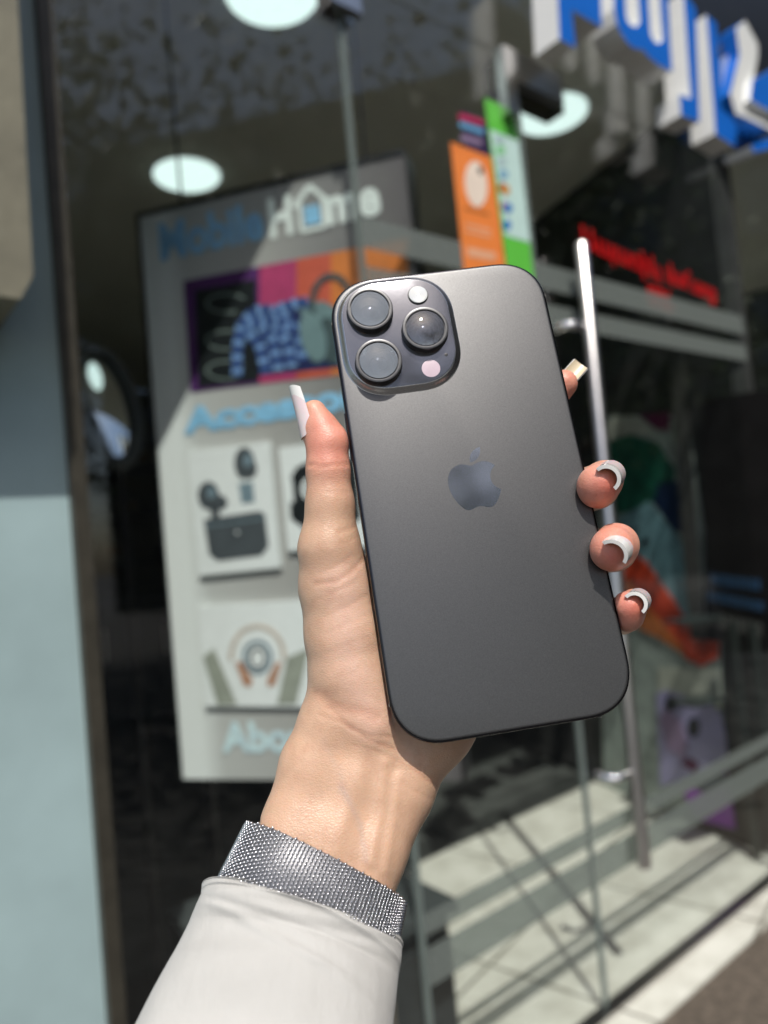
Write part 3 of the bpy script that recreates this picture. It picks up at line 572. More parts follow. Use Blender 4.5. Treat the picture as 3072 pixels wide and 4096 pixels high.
# camera plateau
PLC = (22.6, 23.3)
mb = MB(); mb.loft(rings(41.2, 43.6, 15.5, [(-.3, .10), (-.1, .15), (.2, .30), (.55, .62), (.9, 1.02), (1.2, 1.42), (1.45, 1.66), (1.75, 1.82), (2.1, 1.88)], PLC, 16, 2.2)); plat = pmb(mb).build('camera_plateau', BEV, phone, angle=60)
mb = MB(); mb.loft(rings(41.2, 43.6, 15.5, [(1.9, 1.80), (1.92, 1.93), (2.15, 1.97)], PLC, 16, 2.2)); pmb(mb).build('cover_glass', GLB, plat, angle=60)
def lathe(mb, c, prof, n=64, mi=0, cap=True): mb.loft([[(c[0]+r*math.cos(2*math.pi*k/n), c[1]+r*math.sin(2*math.pi*k/n), h) for k in range(n)] for r, h in prof], cap, mi)
LCV = glassmat('lens_cover', (.62, .64, .68), f0=.10)
GHO = N('lens_coating'); b = GHO.b; b.inputs['Base Color'].default_value = (.03, .033, .04, 1); b.inputs['Roughness'].default_value = .06; b.inputs['Coat Weight'].default_value = 1; b.inputs['Specular IOR Level'].default_value = .9; GHO = GHO.m
SMD = N('lens_dust_sky_sheen'); tr = SMD.n('ShaderNodeBsdfTransparent'); df = SMD.n('ShaderNodeBsdfDiffuse'); df.inputs[0].default_value = (.38, .42, .47, 1); mx = SMD.n('ShaderNodeMixShader')  # dust, with the sky's reflection put into its grey-blue colour
SMD.l(SMD.ramp(SMD.noise(SMD.coord(), 150, 6, .65), [(.35, (.36, .36, .36)), (.60, (.42, .42, .42)), (.72, (.60, .60, .60))]), mx.inputs[0]); SMD.l(tr.outputs[0], mx.inputs[1]); SMD.l(df.outputs[0], mx.inputs[2]); SMD.l(mx.outputs[0], SMD.out.inputs[0]); SMD = SMD.m
SMC = N('lens_dust_clear'); tr = SMC.n('ShaderNodeBsdfTransparent'); df = SMC.n('ShaderNodeBsdfDiffuse'); df.inputs[0].default_value = (.30, .30, .32, 1); mx = SMC.n('ShaderNodeMixShader')
SMC.l(SMC.ramp(SMC.noise(SMC.coord(), 110, 6, .8), [(.42, (.03, .03, .03)), (.62, (.16, .16, .16)), (.72, (.5, .5, .5))]), mx.inputs[0]); SMC.l(tr.outputs[0], mx.inputs[1]); SMC.l(df.outputs[0], mx.inputs[2]); SMC.l(mx.outputs[0], SMC.out.inputs[0]); SMC = SMC.m
for (cx_, cy_), dust, lb in (((13.7, 14.5), SMD, 'upper left lens'), ((13.8, 34.2), SMD, 'lower left lens'), ((31.6, 24.4), SMC, 'right lens with clearer glass')):
    mb = MB(); lathe(mb, (cx_, cy_), [(8.25, 1.9), (8.15, 2.1), (8.0, 2.3), (8.0, 5.0), (7.93, 5.15), (7.8, 5.2), (6.98, 5.15), (6.9, 5.07), (6.88, 4.6), (6.62, 4.6), (6.62, 2.4)], 72, cap=False); ln = pmb(mb).build('camera_lens', RNG, phone, angle=35); ln['label'] = lb
    mb = MB(); lathe(mb, (cx_, cy_), [(6.72, 2.3), (6.72, 3.4), (6.0, 3.3), (5.6, 2.9), (5.6, 2.5), (4.5, 2.4), (4.3, 2.1), (3.2, 2.05), (3.2, 1.99)], 48); pmb(mb).build('lens_barrel', INB, ln)
    mb = MB(); lathe(mb, (cx_, cy_), [(3.1*math.cos(a), 2.06+.75*math.sin(a)) for a in np.linspace(0, math.pi/2-.02, 9)], 40); pmb(mb).build('lens_element', GHO, ln, angle=80)
    mb = MB(); lathe(mb, (cx_, cy_), [(6.6, 4.7), (6.6, 5.05), (6.5, 5.11)], 64); pmb(mb).build('lens_glass', LCV, ln)
    mb = MB(); mb.add([(cx_, cy_, 5.135)]+[(cx_+6.5*math.cos(2*math.pi*k/60), cy_+6.5*math.sin(2*math.pi*k/60), 5.13) for k in range(60)], [(0, 1+k, 1+(k+1) % 60) for k in range(60)]); pmb(mb).build('dust_sheen_film', dust, ln)
FLM = pm('flash_white', (.86, .86, .83), .22, metal=.25, var=.02, vs=60, coat=.6); DK = pm('flash_well', (.01, .01, .01), .4)
mb = MB(); lathe(mb, (31.6, 10.0), [(3.75, 1.9), (3.7, 2.02), (3.55, 2.03)], 40); fl = pmb(mb).build('flash', DK, phone)
mb = MB(); lathe(mb, (31.6, 10.0), [(3.25, 2.0), (3.3, 2.6), (3.2, 2.72)]+[(3.05-.34*k, 2.72+(.05 if k % 2 else -.05)) for k in range(9)], 48); pmb(mb).build('flash_diffuser', FLM, fl, angle=20)
LID = pm('sensor_pink', (.60, .47, .53), .25, var=.04, vs=300, coat=.6)
mb = MB(); lathe(mb, (31.5, 38.2), [(3.2, 1.9), (3.2, 1.99), (3.12, 2.0)], 48); pmb(mb).build('depth_sensor', LID, phone)
mb = MB(); lathe(mb, (37.6, 33.9), [(.62, 1.9), (.62, 1.985), (.58, 1.99)], 20); pmb(mb).build('microphone_hole', INB, phone)
# logo from its outline
PATH = "M12.152 6.896c-.948 0-2.415-1.078-3.96-1.04-2.04.027-3.91 1.183-4.961 3.014-2.117 3.675-.546 9.103 1.519 12.09 1.013 1.454 2.208 3.09 3.792 3.039 1.52-.065 2.09-.987 3.935-.987 1.831 0 2.35.987 3.96.948 1.637-.026 2.676-1.48 3.676-2.948 1.156-1.688 1.636-3.325 1.662-3.415-.039-.013-3.182-1.221-3.22-4.857-.026-3.04 2.48-4.494 2.597-4.559-1.429-2.09-3.623-2.324-4.39-2.376-2-.156-3.675 1.09-4.61 1.09zM15.53 3.83c.843-1.012 1.4-2.427 1.245-3.83-1.207.052-2.662.805-3.532 1.818-.78.896-1.454 2.338-1.273 3.714 1.338.104 2.715-.688 3.559-1.701"
import re
def svg(path):
    out = []
    for sub in path.replace('z', '').split('M')[1:]:
        mv, cu = sub.split('c'); cur = np.array([float(q) for q in re.findall(r'-?\d*\.?\d+', mv)]); nums = [float(q) for q in re.findall(r'-?(?:\d+\.\d+|\.\d+|\d+)', cu)]; pts = [cur]
        for i in range(0, len(nums), 6):
            a, b_, e = (cur+nums[i:i+2], cur+nums[i+2:i+4], cur+nums[i+4:i+6])
            for t in np.linspace(0, 1, 9)[1:]: pts.append((1-t)**3*cur+3*(1-t)**2*t*a+3*(1-t)*t*t*b_+t**3*e)
            cur = e
        out.append(pts[:-1] if np.linalg.norm(pts[-1]-pts[0]) < .05 else pts)
    return out
mb = MB(); sc = 17.3/19.55
for pts in svg(PATH):
    q = [(38.9+(x-11.7)*sc, 68.1+y*.885, ) for x, y in pts]; n = len(q)
    mb.add([(x, y, .125) for x, y in q]+[(x, y, .150) for x, y in q], [tuple(range(n)), tuple(range(n, 2*n))]+[(k, (k+1) % n, n+(k+1) % n, n+k) for k in range(n)])
pmb(mb).build('logo', LOG, phone, smooth=False)
# side button, antenna lines, scratch dust on the rim
mb = MB(); mb.loft([[(-x, y, h_) for y, h_ in ((48.6+dy, -4.0-1.2), (66-dy, -5.2), (66-dy, -2.6), (48.6+dy, -2.6))] for x, dy in ((-.3, 0), (.30, 0), (.38, .15))]); pmb(mb).build('side_button', STL, phone, angle=30)
ANT = pm('antenna_grey', (.16, .155, .15), .5)
for q, d in (((-.0, 147.2), (.06, .55)), ((77.6, 14.5), (.06, .55)), ((0.0, 15.2), (.06, .5))):
    mb = MB(); mb.box((q[0], q[1], -3.9), (d[0]*2, d[1]*2, 6.0)); pmb(mb).build('antenna_line', ANT, phone, smooth=False)
mb = MB(); mb.box((65, 160.8, -3.9), (1.1, .12, 6.0)); pmb(mb).build('antenna_line', ANT, phone, smooth=False)

# ================================================================ the hand: one skin grown from tapered segments
def seg(a, b_): return ('s', a, b_)
def pt(px, py, h, r): return (*PX(px, py, h), r)
THUMB = [pt(679, 890, -2.6, 4.3), pt(695, 928, -2.6, 5.7), pt(706, 962, -3, 6.7), pt(709, 1015, -4, 7.2), pt(713, 1090, -6, 8.0), pt(712, 1185, -9, 10.4), pt(727, 1265, -13.5, 12.6), pt(748, 1370, -16.5, 13.9), pt(762, 1460, -18.5, 14.6), pt(790, 1540, -21, 14.0)]
PALM = [[pt(790, 1540, -21, 14), pt(812, 1320, -25, 12), pt(900, 1110, -27, 11)], [pt(850, 1520, -24, 14), pt(1000, 1130, -28, 11)], [pt(880, 1540, -25, 14), pt(1080, 1220, -28, 11)],
        [pt(933, 1567, -24.5, 13.6), pt(1120, 1330, -28, 11)], [pt(850, 1400, -27, 13), pt(980, 1400, -27, 13)]]
ARM = [[pt(790, 1540, -21, 14), pt(727, 1560, -20, 12.2), pt(682, 1655, -19.5, 11.6), pt(640, 1780, -16.5, 10.8), pt(570, 1960, -8, 11.5), pt(470, 2200, 8, 15)],
       [pt(933, 1567, -24.5, 13.6), pt(880, 1640, -23, 12.5), pt(858, 1705, -21.5, 12.0), pt(800, 1838, -17, 11.4), pt(745, 2000, -9, 11.5), pt(690, 2250, 8, 16)],
       [pt(850, 1480, -25, 14), pt(800, 1600, -22.5, 13), pt(768, 1680, -20.5, 13), pt(718, 1805, -17, 13), pt(655, 1985, -9, 12.5), pt(580, 2230, 8, 17)]]
FING = [[pt(900, 1110, -27, 10), pt(1040, 980, -25, 8.6), pt(1150, 895, -18.5, 7.6), pt(1217, 829, -11.5, 5.2)],
        [pt(1000, 1130, -28, 10), pt(1190, 1085, -25, 8.8), pt(1288, 1052, -15, 7.6), pt(1290, 1052, -2, 6.5), pt(1289, 1044, 4.4, 6.1)],
        [pt(1080, 1220, -28, 10), pt(1235, 1200, -25, 8.6), pt(1325, 1186, -15, 7.6), pt(1327, 1181, -1, 6.9), pt(1325, 1180, 4.2, 6.6)],
        [pt(1120, 1330, -28, 9.5), pt(1270, 1335, -24, 7.2), pt(1342, 1330, -15, 6.0), pt(1351, 1326, -5, 5.4), pt(1353, 1308, -.5, 4.5)]]
VX = .8
lo = np.array([-46., 24., -48.]); hi = np.array([100., 262., 30.]); gn = ((hi-lo)/VX).astype(int)+1
gx_, gy_, gz_ = [lo[i]+VX*np.arange(gn[i]) for i in range(3)]
def chain(ps, k=3.0):
    d = None
    for a, b_ in zip(ps, ps[1:]):
        A = np.array(a[:3]); Bv = np.array(b_[:3])-A; L2 = Bv@Bv+1e-9
        t = ((gx_[:, None, None]-A[0])*Bv[0]+(gy_[None, :, None]-A[1])*Bv[1]+(gz_[None, None, :]-A[2])*Bv[2])/L2; np.clip(t, 0, 1, out=t)
        e = np.sqrt((gx_[:, None, None]-A[0]-t*Bv[0])**2+(gy_[None, :, None]-A[1]-t*Bv[1])**2+(gz_[None, None, :]-A[2]-t*Bv[2])**2)-(a[3]+t*(b_[3]-a[3])); e = e.astype(np.float32)
        d = e if d is None else smin(d, e, k)
    return d
def smin(a, b_, k):
    h_ = np.maximum(k-np.abs(a-b_), 0)/k; return np.minimum(a, b_)-h_*h_*k*.25
D = chain(THUMB, 2.5)
body = None
for c_ in PALM: body = chain(c_) if body is None else smin(body, chain(c_), 7)
for c_ in ARM: body = smin(body, chain(c_), 5)
D = smin(D, body, 5)
FD = None
for c_ in FING:
    e = smin(chain(c_, 2.0), body, 5); FD = e if FD is None else np.minimum(FD, e)
D = np.minimum(D, FD); del FD, body
# pads, nail beds
for q in (pt(1302, 1041, 6.3, 4.5), pt(1323, 1190, 6.6, 4.8), pt(1365, 1308, 1.0, 3.4), pt(1308, 1032, -2.0, 6.1), pt(1369, 1301, -6, 4.6), pt(1336, 1174, -1, 6.0), pt(680, 930, -4.2, 4.6)):
    A = np.array(q[:3]); e = (np.sqrt((gx_[:, None, None]-A[0])**2+(gy_[None, :, None]-A[1])**2+(gz_[None, None, :]-A[2])**2)-q[3]).astype(np.float32); D = smin(D, e, 3.0)
for q, r in ((pt(1287, 1062, 2, 5.6), 0), (pt(1318, 1192, 3.5, 6.0), 0), (pt(722, 953, -2.0, 4.9), 0), (pt(1356, 1330, -2.5, 4.2), 0)):
    A = np.array(q[:3]); e = (np.sqrt((gx_[:, None, None]-A[0])**2+(gy_[None, :, None]-A[1])**2+(gz_[None, None, :]-A[2])**2)-q[3]).astype(np.float32); D = smin(D, e, 3.0)
# the phone pushes into the skin
bx = np.abs(gx_[:, None, None]-38.8)-38.9; by = np.abs(gy_[None, :, None]-80.4)-80.5; bz = np.abs(gz_[None, None, :]+3.9)-4.1
R_ = 12.; qx = np.maximum(bx+R_, 0); qy = np.maximum(by+R_, 0); d2 = np.sqrt(qx**2+qy**2)+np.minimum(np.maximum(bx+R_, by+R_), 0)-R_
pb = np.maximum(d2, bz).astype(np.float32); h_ = np.maximum(1.2-np.abs(D+pb), 0)/1.2; D = np.maximum(D, -pb)+h_*h_*1.2*.25
# surface nets
def nets(D):
    ins = D < 0; c = np.zeros(np.array(D.shape)-1, np.int8)
    for i in (0, 1):
        for j in (0, 1):
            for k in (0, 1): c += ins[i:D.shape[0]-1+i, j:D.shape[1]-1+j, k:D.shape[2]-1+k]
    act = (c > 0) & (c < 8); idx = np.argwhere(act); I = -np.ones(act.shape, np.int64); I[act] = np.arange(len(idx)); P = np.zeros((len(idx), 3)); W_ = np.zeros(len(idx))
    cor = [(i, j, k) for i in (0, 1) for j in (0, 1) for k in (0, 1)]
    val = {q: D[idx[:, 0]+q[0], idx[:, 1]+q[1], idx[:, 2]+q[2]] for q in cor}
    for q in cor:
        for ax in range(3):
            if q[ax] == 0:
                r = list(q); r[ax] = 1; r = tuple(r); a, b_ = val[q], val[r]; m_ = (a < 0) != (b_ < 0); t = np.where(m_, a/(a-b_+1e-12), 0); s_ = np.tile(np.array(q, float), (len(idx), 1)); s_[:, ax] = t
                P[m_] += s_[m_]; W_[m_] += 1
    P = idx+P/W_[:, None]; F_ = []
    for ax in range(3):
        o = [i for i in range(3) if i != ax]; sh = list(D.shape); sl_a = [slice(None)]*3; sl_b = [slice(None)]*3; sl_a[ax] = slice(0, -1); sl_b[ax] = slice(1, None)
        cr = ins[tuple(sl_a)] != ins[tuple(sl_b)]; e = np.argwhere(cr); ok = (e[:, o[0]] > 0) & (e[:, o[1]] > 0) & (e[:, o[0]] < act.shape[o[0]]) & (e[:, o[1]] < act.shape[o[1]]); e = e[ok]
        def g(d0, d1): q = e.copy(); q[:, o[0]] += d0; q[:, o[1]] += d1; return I[q[:, 0], q[:, 1], q[:, 2]]
        f = np.stack([g(-1, -1), g(0, -1), g(0, 0), g(-1, 0)], 1); inside = ins[e[:, 0], e[:, 1], e[:, 2]]
        flip = inside if ax != 1 else ~inside; f[~flip] = f[~flip][:, ::-1]; F_.append(f)
    return P, np.concatenate(F_)
D[:, :, 0] = D[:, :, -1] = 5; D[0] = D[-1] = 5; D[:, 0] = D[:, -1] = 5
V, Q = nets(D); V = lo+V*VX; print('hand verts', len(V)); del D
# light smoothing
for it in range(3):
    acc = np.zeros_like(V); cnt = np.zeros(len(V))
    for a, b_ in ((0, 1), (1, 2), (2, 3), (3, 0)):
        np.add.at(acc, Q[:, a], V[Q[:, b_]]); np.add.at(acc, Q[:, b_], V[Q[:, a]]); np.add.at(cnt, Q[:, a], 1); np.add.at(cnt, Q[:, b_], 1)
    V = V+.5*(acc/cnt[:, None]-V)
# normals
fn = np.cross(V[Q[:, 2]]-V[Q[:, 0]], V[Q[:, 3]]-V[Q[:, 1]]); NV = np.zeros_like(V)
for a in range(4): np.add.at(NV, Q[:, a], fn)
NV /= np.linalg.norm(NV, axis=1)[:, None]+1e-12
cc = T0+V[:, :1]*c1+V[:, 1:2]*c2-V[:, 2:3]*c3; vx = CX+F*cc[:, 0]/cc[:, 2]; vy = CY+F*cc[:, 1]/cc[:, 2]; vs_ = F/cc[:, 2]
vd = -cc/np.linalg.norm(cc, axis=1)[:, None]; nc = NV[:, :1]*c1+NV[:, 1:2]*c2-NV[:, 2:3]*c3; front = np.clip((nc*vd).sum(1)*2, 0, 1)
def pdist(px_, py_, line):
    d = np.full(len(px_), 1e9); s_ = 0
    for (x0, y0), (x1, y1) in zip(line, line[1:]):
        L2 = (x1-x0)**2+(y1-y0)**2; t = np.clip(((px_-x0)*(x1-x0)+(py_-y0)*(y1-y0))/L2, 0, 1); d = np.minimum(d, np.hypot(px_-x0-t*(x1-x0), py_-y0-t*(y1-y0)))
    return d
CRE = [([(668, 1004), (701, 1009), (723, 1004), (752, 1003)], .42, 3.2), ([(664, 1008), (680, 1000)], .35, 3), ([(664, 1022), (690, 1013)], .22, 3), ([(700, 1062), (738, 1066), (768, 1060)], .20, 3), ([(664, 1035), (690, 1030)], .14, 3),
       ([(732, 1150), (758, 1141), (778, 1131)], .38, 4), ([(740, 1175), (770, 1160), (790, 1150)], .16, 4), ([(684, 1262), (727, 1256), (758, 1236), (790, 1203)], .45, 5), ([(680, 1300), (722, 1280), (770, 1258)], .18, 4), ([(690, 1240), (730, 1222), (760, 1200)], .16, 4),
       ([(699, 1334), (742, 1314), (792, 1286)], .22, 4), ([(700, 1372), (760, 1345), (800, 1325)], .14, 4), ([(710, 1410), (770, 1385), (815, 1372)], .12, 4), ([(688, 1500), (711, 1521), (738, 1533), (775, 1538), (812, 1548)], .62, 15), ([(690, 1545), (740, 1562), (800, 1600), (860, 1622), (905, 1640)], .30, 4.5),
       ([(712, 1530), (758, 1575), (800, 1590), (850, 1592)], .28, 4.5), ([(760, 1610), (812, 1622), (870, 1650)], .14, 4), ([(888, 1658), (919, 1682), (950, 1704)], .5, 4.5), ([(870, 1690), (905, 1715), (935, 1728)], .18, 4), ([(900, 1612), (915, 1640), (905, 1665)], .3, 5),
       ([(800, 1555), (835, 1590)], .16, 3), ([(815, 1545), (845, 1580)], .16, 3), ([(826, 1565), (850, 1535)], .14, 3), ([(800, 1575), (835, 1530)], .14, 3), ([(790, 1500), (825, 1520)], .12, 3), ([(770, 1460), (820, 1500)], .10, 3),
       ([(1262, 1000), (1290, 996), (1315, 1002)], .10, 3)]
dsp = np.zeros(len(V)); red = np.zeros(len(V))
for ln_, dep, wd in CRE:
    g_ = np.exp(-(pdist(vx, vy, ln_)/wd)**2)*front; dsp -= .62*dep*g_; red += .4*g_*min(1, dep*2)
for ln_, dep, wd in (([(830, 1650), (820, 1760), (800, 1860)], .9, 16), ([(860, 1680), (850, 1760), (830, 1880)], .5, 12), ([(770, 1640), (745, 1760), (715, 1880)], .35, 22), ([(700, 1400), (720, 1460)], .3, 30)):   # tendons and muscle
    dsp += dep*np.exp(-(pdist(vx, vy, ln_)/wd)**2)*front
V = V+NV*dsp[:, None]
# colour: pinker finger pads, paler thenar, faint vein
def near(q, r): return np.exp(-(np.linalg.norm(V-np.array(q[:3]), axis=1)/r)**2)
pink = np.clip(1.0*near(pt(715, 925, 2, 0), 13)+.5*near(pt(712, 985, 2, 0), 11)+sum(near(q, 14) for q in (pt(1285, 1045, 6, 0), pt(1315, 1185, 6, 0), pt(1345, 1320, 0, 0), pt(1222, 832, -8, 0))), 0, 1)
tipr = sum(near(q, 4.2) for q in (pt(1312, 1050, 10.5, 0), pt(1325, 1206, 10.5, 0), pt(1370, 1312, 3.5, 0)))
vein = np.exp(-(pdist(vx, vy, [(735, 1700), (751, 1725), (777, 1778), (790, 1860)])/7)**2)*.55+np.exp(-(pdist(vx, vy, [(700, 1600), (730, 1660), (751, 1725)])/9)**2)*.25
pale = np.exp(-(pdist(vx, vy, [(740, 1250), (755, 1420), (800, 1560)])/45)**2)
colr = np.array([.615, .395, .27])*np.ones((len(V), 3))
colr += pale[:, None]*(np.array([.70, .46, .355])-colr)*.8
colr += np.clip(pink, 0, 1)[:, None]*(np.array([.74, .30, .22])-colr)*.88
colr += np.clip(tipr, 0, 1)[:, None]*(np.array([.68, .19, .14])-colr)*.8
colr += np.clip(red, 0, 1)[:, None]*(np.array([.60, .24, .15])-colr)*.55
colr += (vein*front)[:, None]*(np.array([.42, .33, .30])-colr)*.6
person = thing('person', tuple(PW((-5, 215, -15))[0]), 'arm and hand with white nails in a pale sleeve holding up the phone', 'person')
SK = N('skin'); b = SK.b; at = SK.n('ShaderNodeAttribute', attribute_name='skin_colour'); v = SK.coord()
nz = SK.noise(v, 170, 5, .6); mxx = SK.n('ShaderNodeMix', data_type='RGBA', blend_type='MULTIPLY'); mxx.inputs[0].default_value = 1
SK.l(at.outputs['Color'], mxx.inputs[6]); SK.l(SK.ramp(nz, [(.3, (.90, .86, .84)), (.55, (1, 1, 1)), (.75, (1.0, .95, .90))]), mxx.inputs[7]); SK.l(mxx.outputs[2], b.inputs['Base Color'])
b.inputs['Roughness'].default_value = .42; b.inputs['Specular IOR Level'].default_value = .5; b.inputs['Subsurface Weight'].default_value = .35; b.inputs['Subsurface Radius'].default_value = (1.0, .35, .18); b.inputs['Subsurface Scale'].default_value = .0022
vo = SK.n('ShaderNodeTexVoronoi', feature='DISTANCE_TO_EDGE'); vo.inputs['Scale'].default_value = 1; mp = SK.n('ShaderNodeMapping'); mp.inputs['Scale'].default_value = (800, 560, 1300); mp.inputs['Rotation'].default_value = (.3, .9, .4); SK.l(v, mp.inputs[0])
wn = SK.n('ShaderNodeTexNoise'); wn.inputs['Scale'].default_value = 300; SK.l(v, wn.inputs['Vector']); wm = SK.n('ShaderNodeMix', data_type='RGBA', blend_type='LINEAR_LIGHT'); wm.inputs[0].default_value = .8; SK.l(mp.outputs[0], wm.inputs[6]); SK.l(wn.outputs['Color'], wm.inputs[7]); SK.l(wm.outputs[2], vo.inputs['Vector'])
mr = SK.n('ShaderNodeMapRange'); mr.inputs[2].default_value = .22; SK.l(vo.outputs['Distance'], mr.inputs[0])
b1 = SK.bump(mr.outputs[0], .32, .00013); b2 = SK.bump(SK.noise(v, 260, 5, .6), .22, .0003, b1); SK.l(b2, b.inputs['Normal'])
SKIN = SK.m
me = bpy.data.meshes.new('hand'); Vw = PW(V)-np.array(person.location); me.from_pydata([tuple(q) for q in Vw], [], [tuple(int(i) for i in q) for q in Q]); me.materials.append(SKIN)
at_ = me.attributes.new('skin_colour', 'FLOAT_COLOR', 'POINT'); at_.data.foreach_set('color', np.concatenate([np.clip(colr, 0, 1), np.ones((len(V), 1))], 1).astype(np.float32).ravel())
hand = bpy.data.objects.new('hand', me); COL.objects.link(hand); hand.parent = person
for p in me.polygons: p.use_smooth = True
me.update()
bm = bmesh.new(); bm.from_mesh(me); bmesh.ops.recalc_face_normals(bm, faces=bm.faces); bm.to_mesh(me); bm.free()

# nails: curved plates, millimetres in the phone's frame
NAIL = N('nail_gel'); b = NAIL.b; b.inputs['Base Color'].default_value = (.80, .66, .66, 1); b.inputs['Roughness'].default_value = .25; b.inputs['Coat Weight'].default_value = .35; b.inputs['Subsurface Weight'].default_value = .3; b.inputs['Subsurface Scale'].default_value = .001; NAIL = NAIL.m
TIP = N('nail_white'); b = TIP.b; b.inputs['Base Color'].default_value = (.86, .84, .80, 1); b.inputs['Roughness'].default_value = .14; b.inputs['Coat Weight'].default_value = .7; TIP = TIP.m
UND = N('nail_underside'); b = UND.b; b.inputs['Base Color'].default_value = (.70, .60, .42, 1); b.inputs['Roughness'].default_value = .35; UND = UND.m
def nail(A, B_, nrm, r0, r1, half, th, tipfrac, lab=None, curl=0., tipn=0.0, under=None, squish=1.0, rnd=.03):
    """plate from base centre A to tip centre B_, arc radius r0 -> r1 around normal nrm"""
    A = np.array(A[:3], float); B_ = np.array(B_[:3], float); ax = B_-A; L = np.linalg.norm(ax); ax /= L; nrm = np.array(nrm, float); nrm -= ax*(ax@nrm); nrm /= np.linalg.norm(nrm); bi = np.cross(ax, nrm)
    ns, na = 48, 49; outer = []; inner = []
    for i in range(ns):
        s_ = i/(ns-1); rr = r0+(r1-r0)*s_; hf = math.radians(half)*(1 if s_ > .25 else (.45+.55*math.sin(s_/.25*math.pi/2)))
        c = A+ax*L*s_+nrm*(-curl*s_*s_); t2 = th*(.35+.65*s_)
        for lst, r in ((outer, rr), (inner, rr-t2)):
            lst.append([c-ax*L*s_*rnd*(a/hf)**2+nrm*r*squish*math.cos(a)+bi*r*math.sin(a) for a in np.linspace(-hf, hf, na)])
    mb = MB(); V_ = [q for r in outer for q in r]+[q for r in inner for q in r]; n = ns*na; idx = lambda i, j, k=0: k*n+i*na+j
    fo, fi, fw_ = [], [], []
    for i in range(ns-1):
        for j in range(na-1):
            u_ = abs(j-(na-1)/2+.5)/((na-1)/2); lim = tipfrac-.22*(1-u_*u_)*-1 if False else tipfrac+.14*(1-u_*u_)*1-.10
            q = (idx(i, j), idx(i, j+1), idx(i+1, j+1), idx(i+1, j)); (fw_ if (i+.5)/(ns-1) > lim else fo).append(q)
            fi.append((idx(i, j, 1), idx(i+1, j, 1), idx(i+1, j+1, 1), idx(i, j+1, 1)))
    rim = [(idx(ns-1, j), idx(ns-1, j+1), idx(ns-1, j+1, 1), idx(ns-1, j, 1)) for j in range(na-1)]+[(idx(0, j), idx(0, j, 1), idx(0, j+1, 1), idx(0, j+1)) for j in range(na-1)]
    rim += [(idx(i, 0), idx(i+1, 0), idx(i+1, 0, 1), idx(i, 0, 1)) for i in range(ns-1)]+[(idx(i, na-1), idx(i, na-1, 1), idx(i+1, na-1, 1), idx(i+1, na-1)) for i in range(ns-1)]
    mb.add(V_, fo, 0); k0 = len(mb.f); mb.f += fw_+rim+fi; mb.mi += [1]*len(fw_)+[1]*len(rim)+[2]*len(fi)
    o = pmb(mb).build('fingernail', [NAIL, TIP, under or UND], person, angle=40)
    if lab: o['label'] = lab
    return o
def PX2(px, py, h): return PX(px, py, h)
nail(PX(681, 943, -3.2), PX(654, 832, -2.2), (-1, -.20, .36), 5.0, 4.1, 68, .7, .78, 'thumb nail seen from the side, pale pink with a white tip', curl=-.9, rnd=.10)
nail(PX(1217, 822, -11.5), PX(1262, 773, -11.8), (.08, .05, -1), 5.2, 5.4, 38, .8, .5, 'long square index nail seen from underneath', under=UND)
nail(PX(1319, 1025, .5), PX(1309, 1035, 12.6), (.86, -.52, .1), 4.9, 4.6, 92, 1.2, .70, 'middle finger nail seen end on as a white crescent')
nail(PX(1341, 1175, .4), PX(1321, 1199, 13.2), (.80, -.58, .35), 5.4, 4.9, 80, 1.15, .66, 'ring finger nail with its pale plate and white tip showing')
nail(PX(1379, 1297, -5.5), PX(1371, 1305, 5.8), (.80, -.55, .1), 4.1, 3.9, 95, 1.1, .70, 'little finger nail seen end on as a thin white crescent')

# ================================================================ sleeve
def tubeframe(L, R, h):
    a = PX(*L, h); b_ = PX(*R, h); return (a+b_)/2, (b_-a)/2
CL = N('sleeve_cloth'); b = CL.b; b.inputs['Base Color'].default_value = (.80, .79, .76, 1); b.inputs['Roughness'].default_value = .75; b.inputs['Sheen Weight'].default_value = .2
v = CL.coord(); wv = CL.n('ShaderNodeTexWave', bands_direction='DIAGONAL'); wv.inputs['Scale'].default_value = 800; wv.inputs['Distortion'].default_value = 2; CL.l(v, wv.inputs[0])
b1 = CL.bump(wv.outputs[1], .35, .0003); b2 = CL.bump(CL.noise(v, 900, 3), .4, .0002, b1); b3 = CL.bump(CL.noise(CL.coord('Object', (1.2, .5, .5)), 60, 4), .45, .003, b2); CL.l(b3, b.inputs['Normal'])
CL.l(CL.ramp(CL.noise(v, 60, 4), [(.3, (.475, .465, .44)), (.7, (.51, .50, .475))]), b.inputs['Base Color']); CL = CL.m
SECT = [((436, 1914), (867, 2046), -11, 20), ((435, 1917), (868, 2049), -11, 20.5), ((434, 1940), (864, 2064), -10, 21), ((408, 2000), (860, 2108), -8, 22), ((368, 2080), (854, 2165), -4, 23), ((302, 2212), (842, 2272), 3, 24.5), ((215, 2380), (828, 2410), 12, 27), ((115, 2560), (812, 2580), 22, 30)]
fr = [tubeframe(*s_[:3]) for s_ in SECT]; NS, NA = 230, 160
def interp(t):
    x = t*(len(SECT)-1); i = min(int(x), len(SECT)-2); f_ = x-i; c = fr[i][0]*(1-f_)+fr[i+1][0]*f_; w = fr[i][1]*(1-f_)+fr[i+1][1]*f_; d = SECT[i][3]*(1-f_)+SECT[i+1][3]*f_; return c, w, d
ax_all = fr[-1][0]-fr[0][0]; ax_all /= np.linalg.norm(ax_all)
mb = MB(); rings_ = []
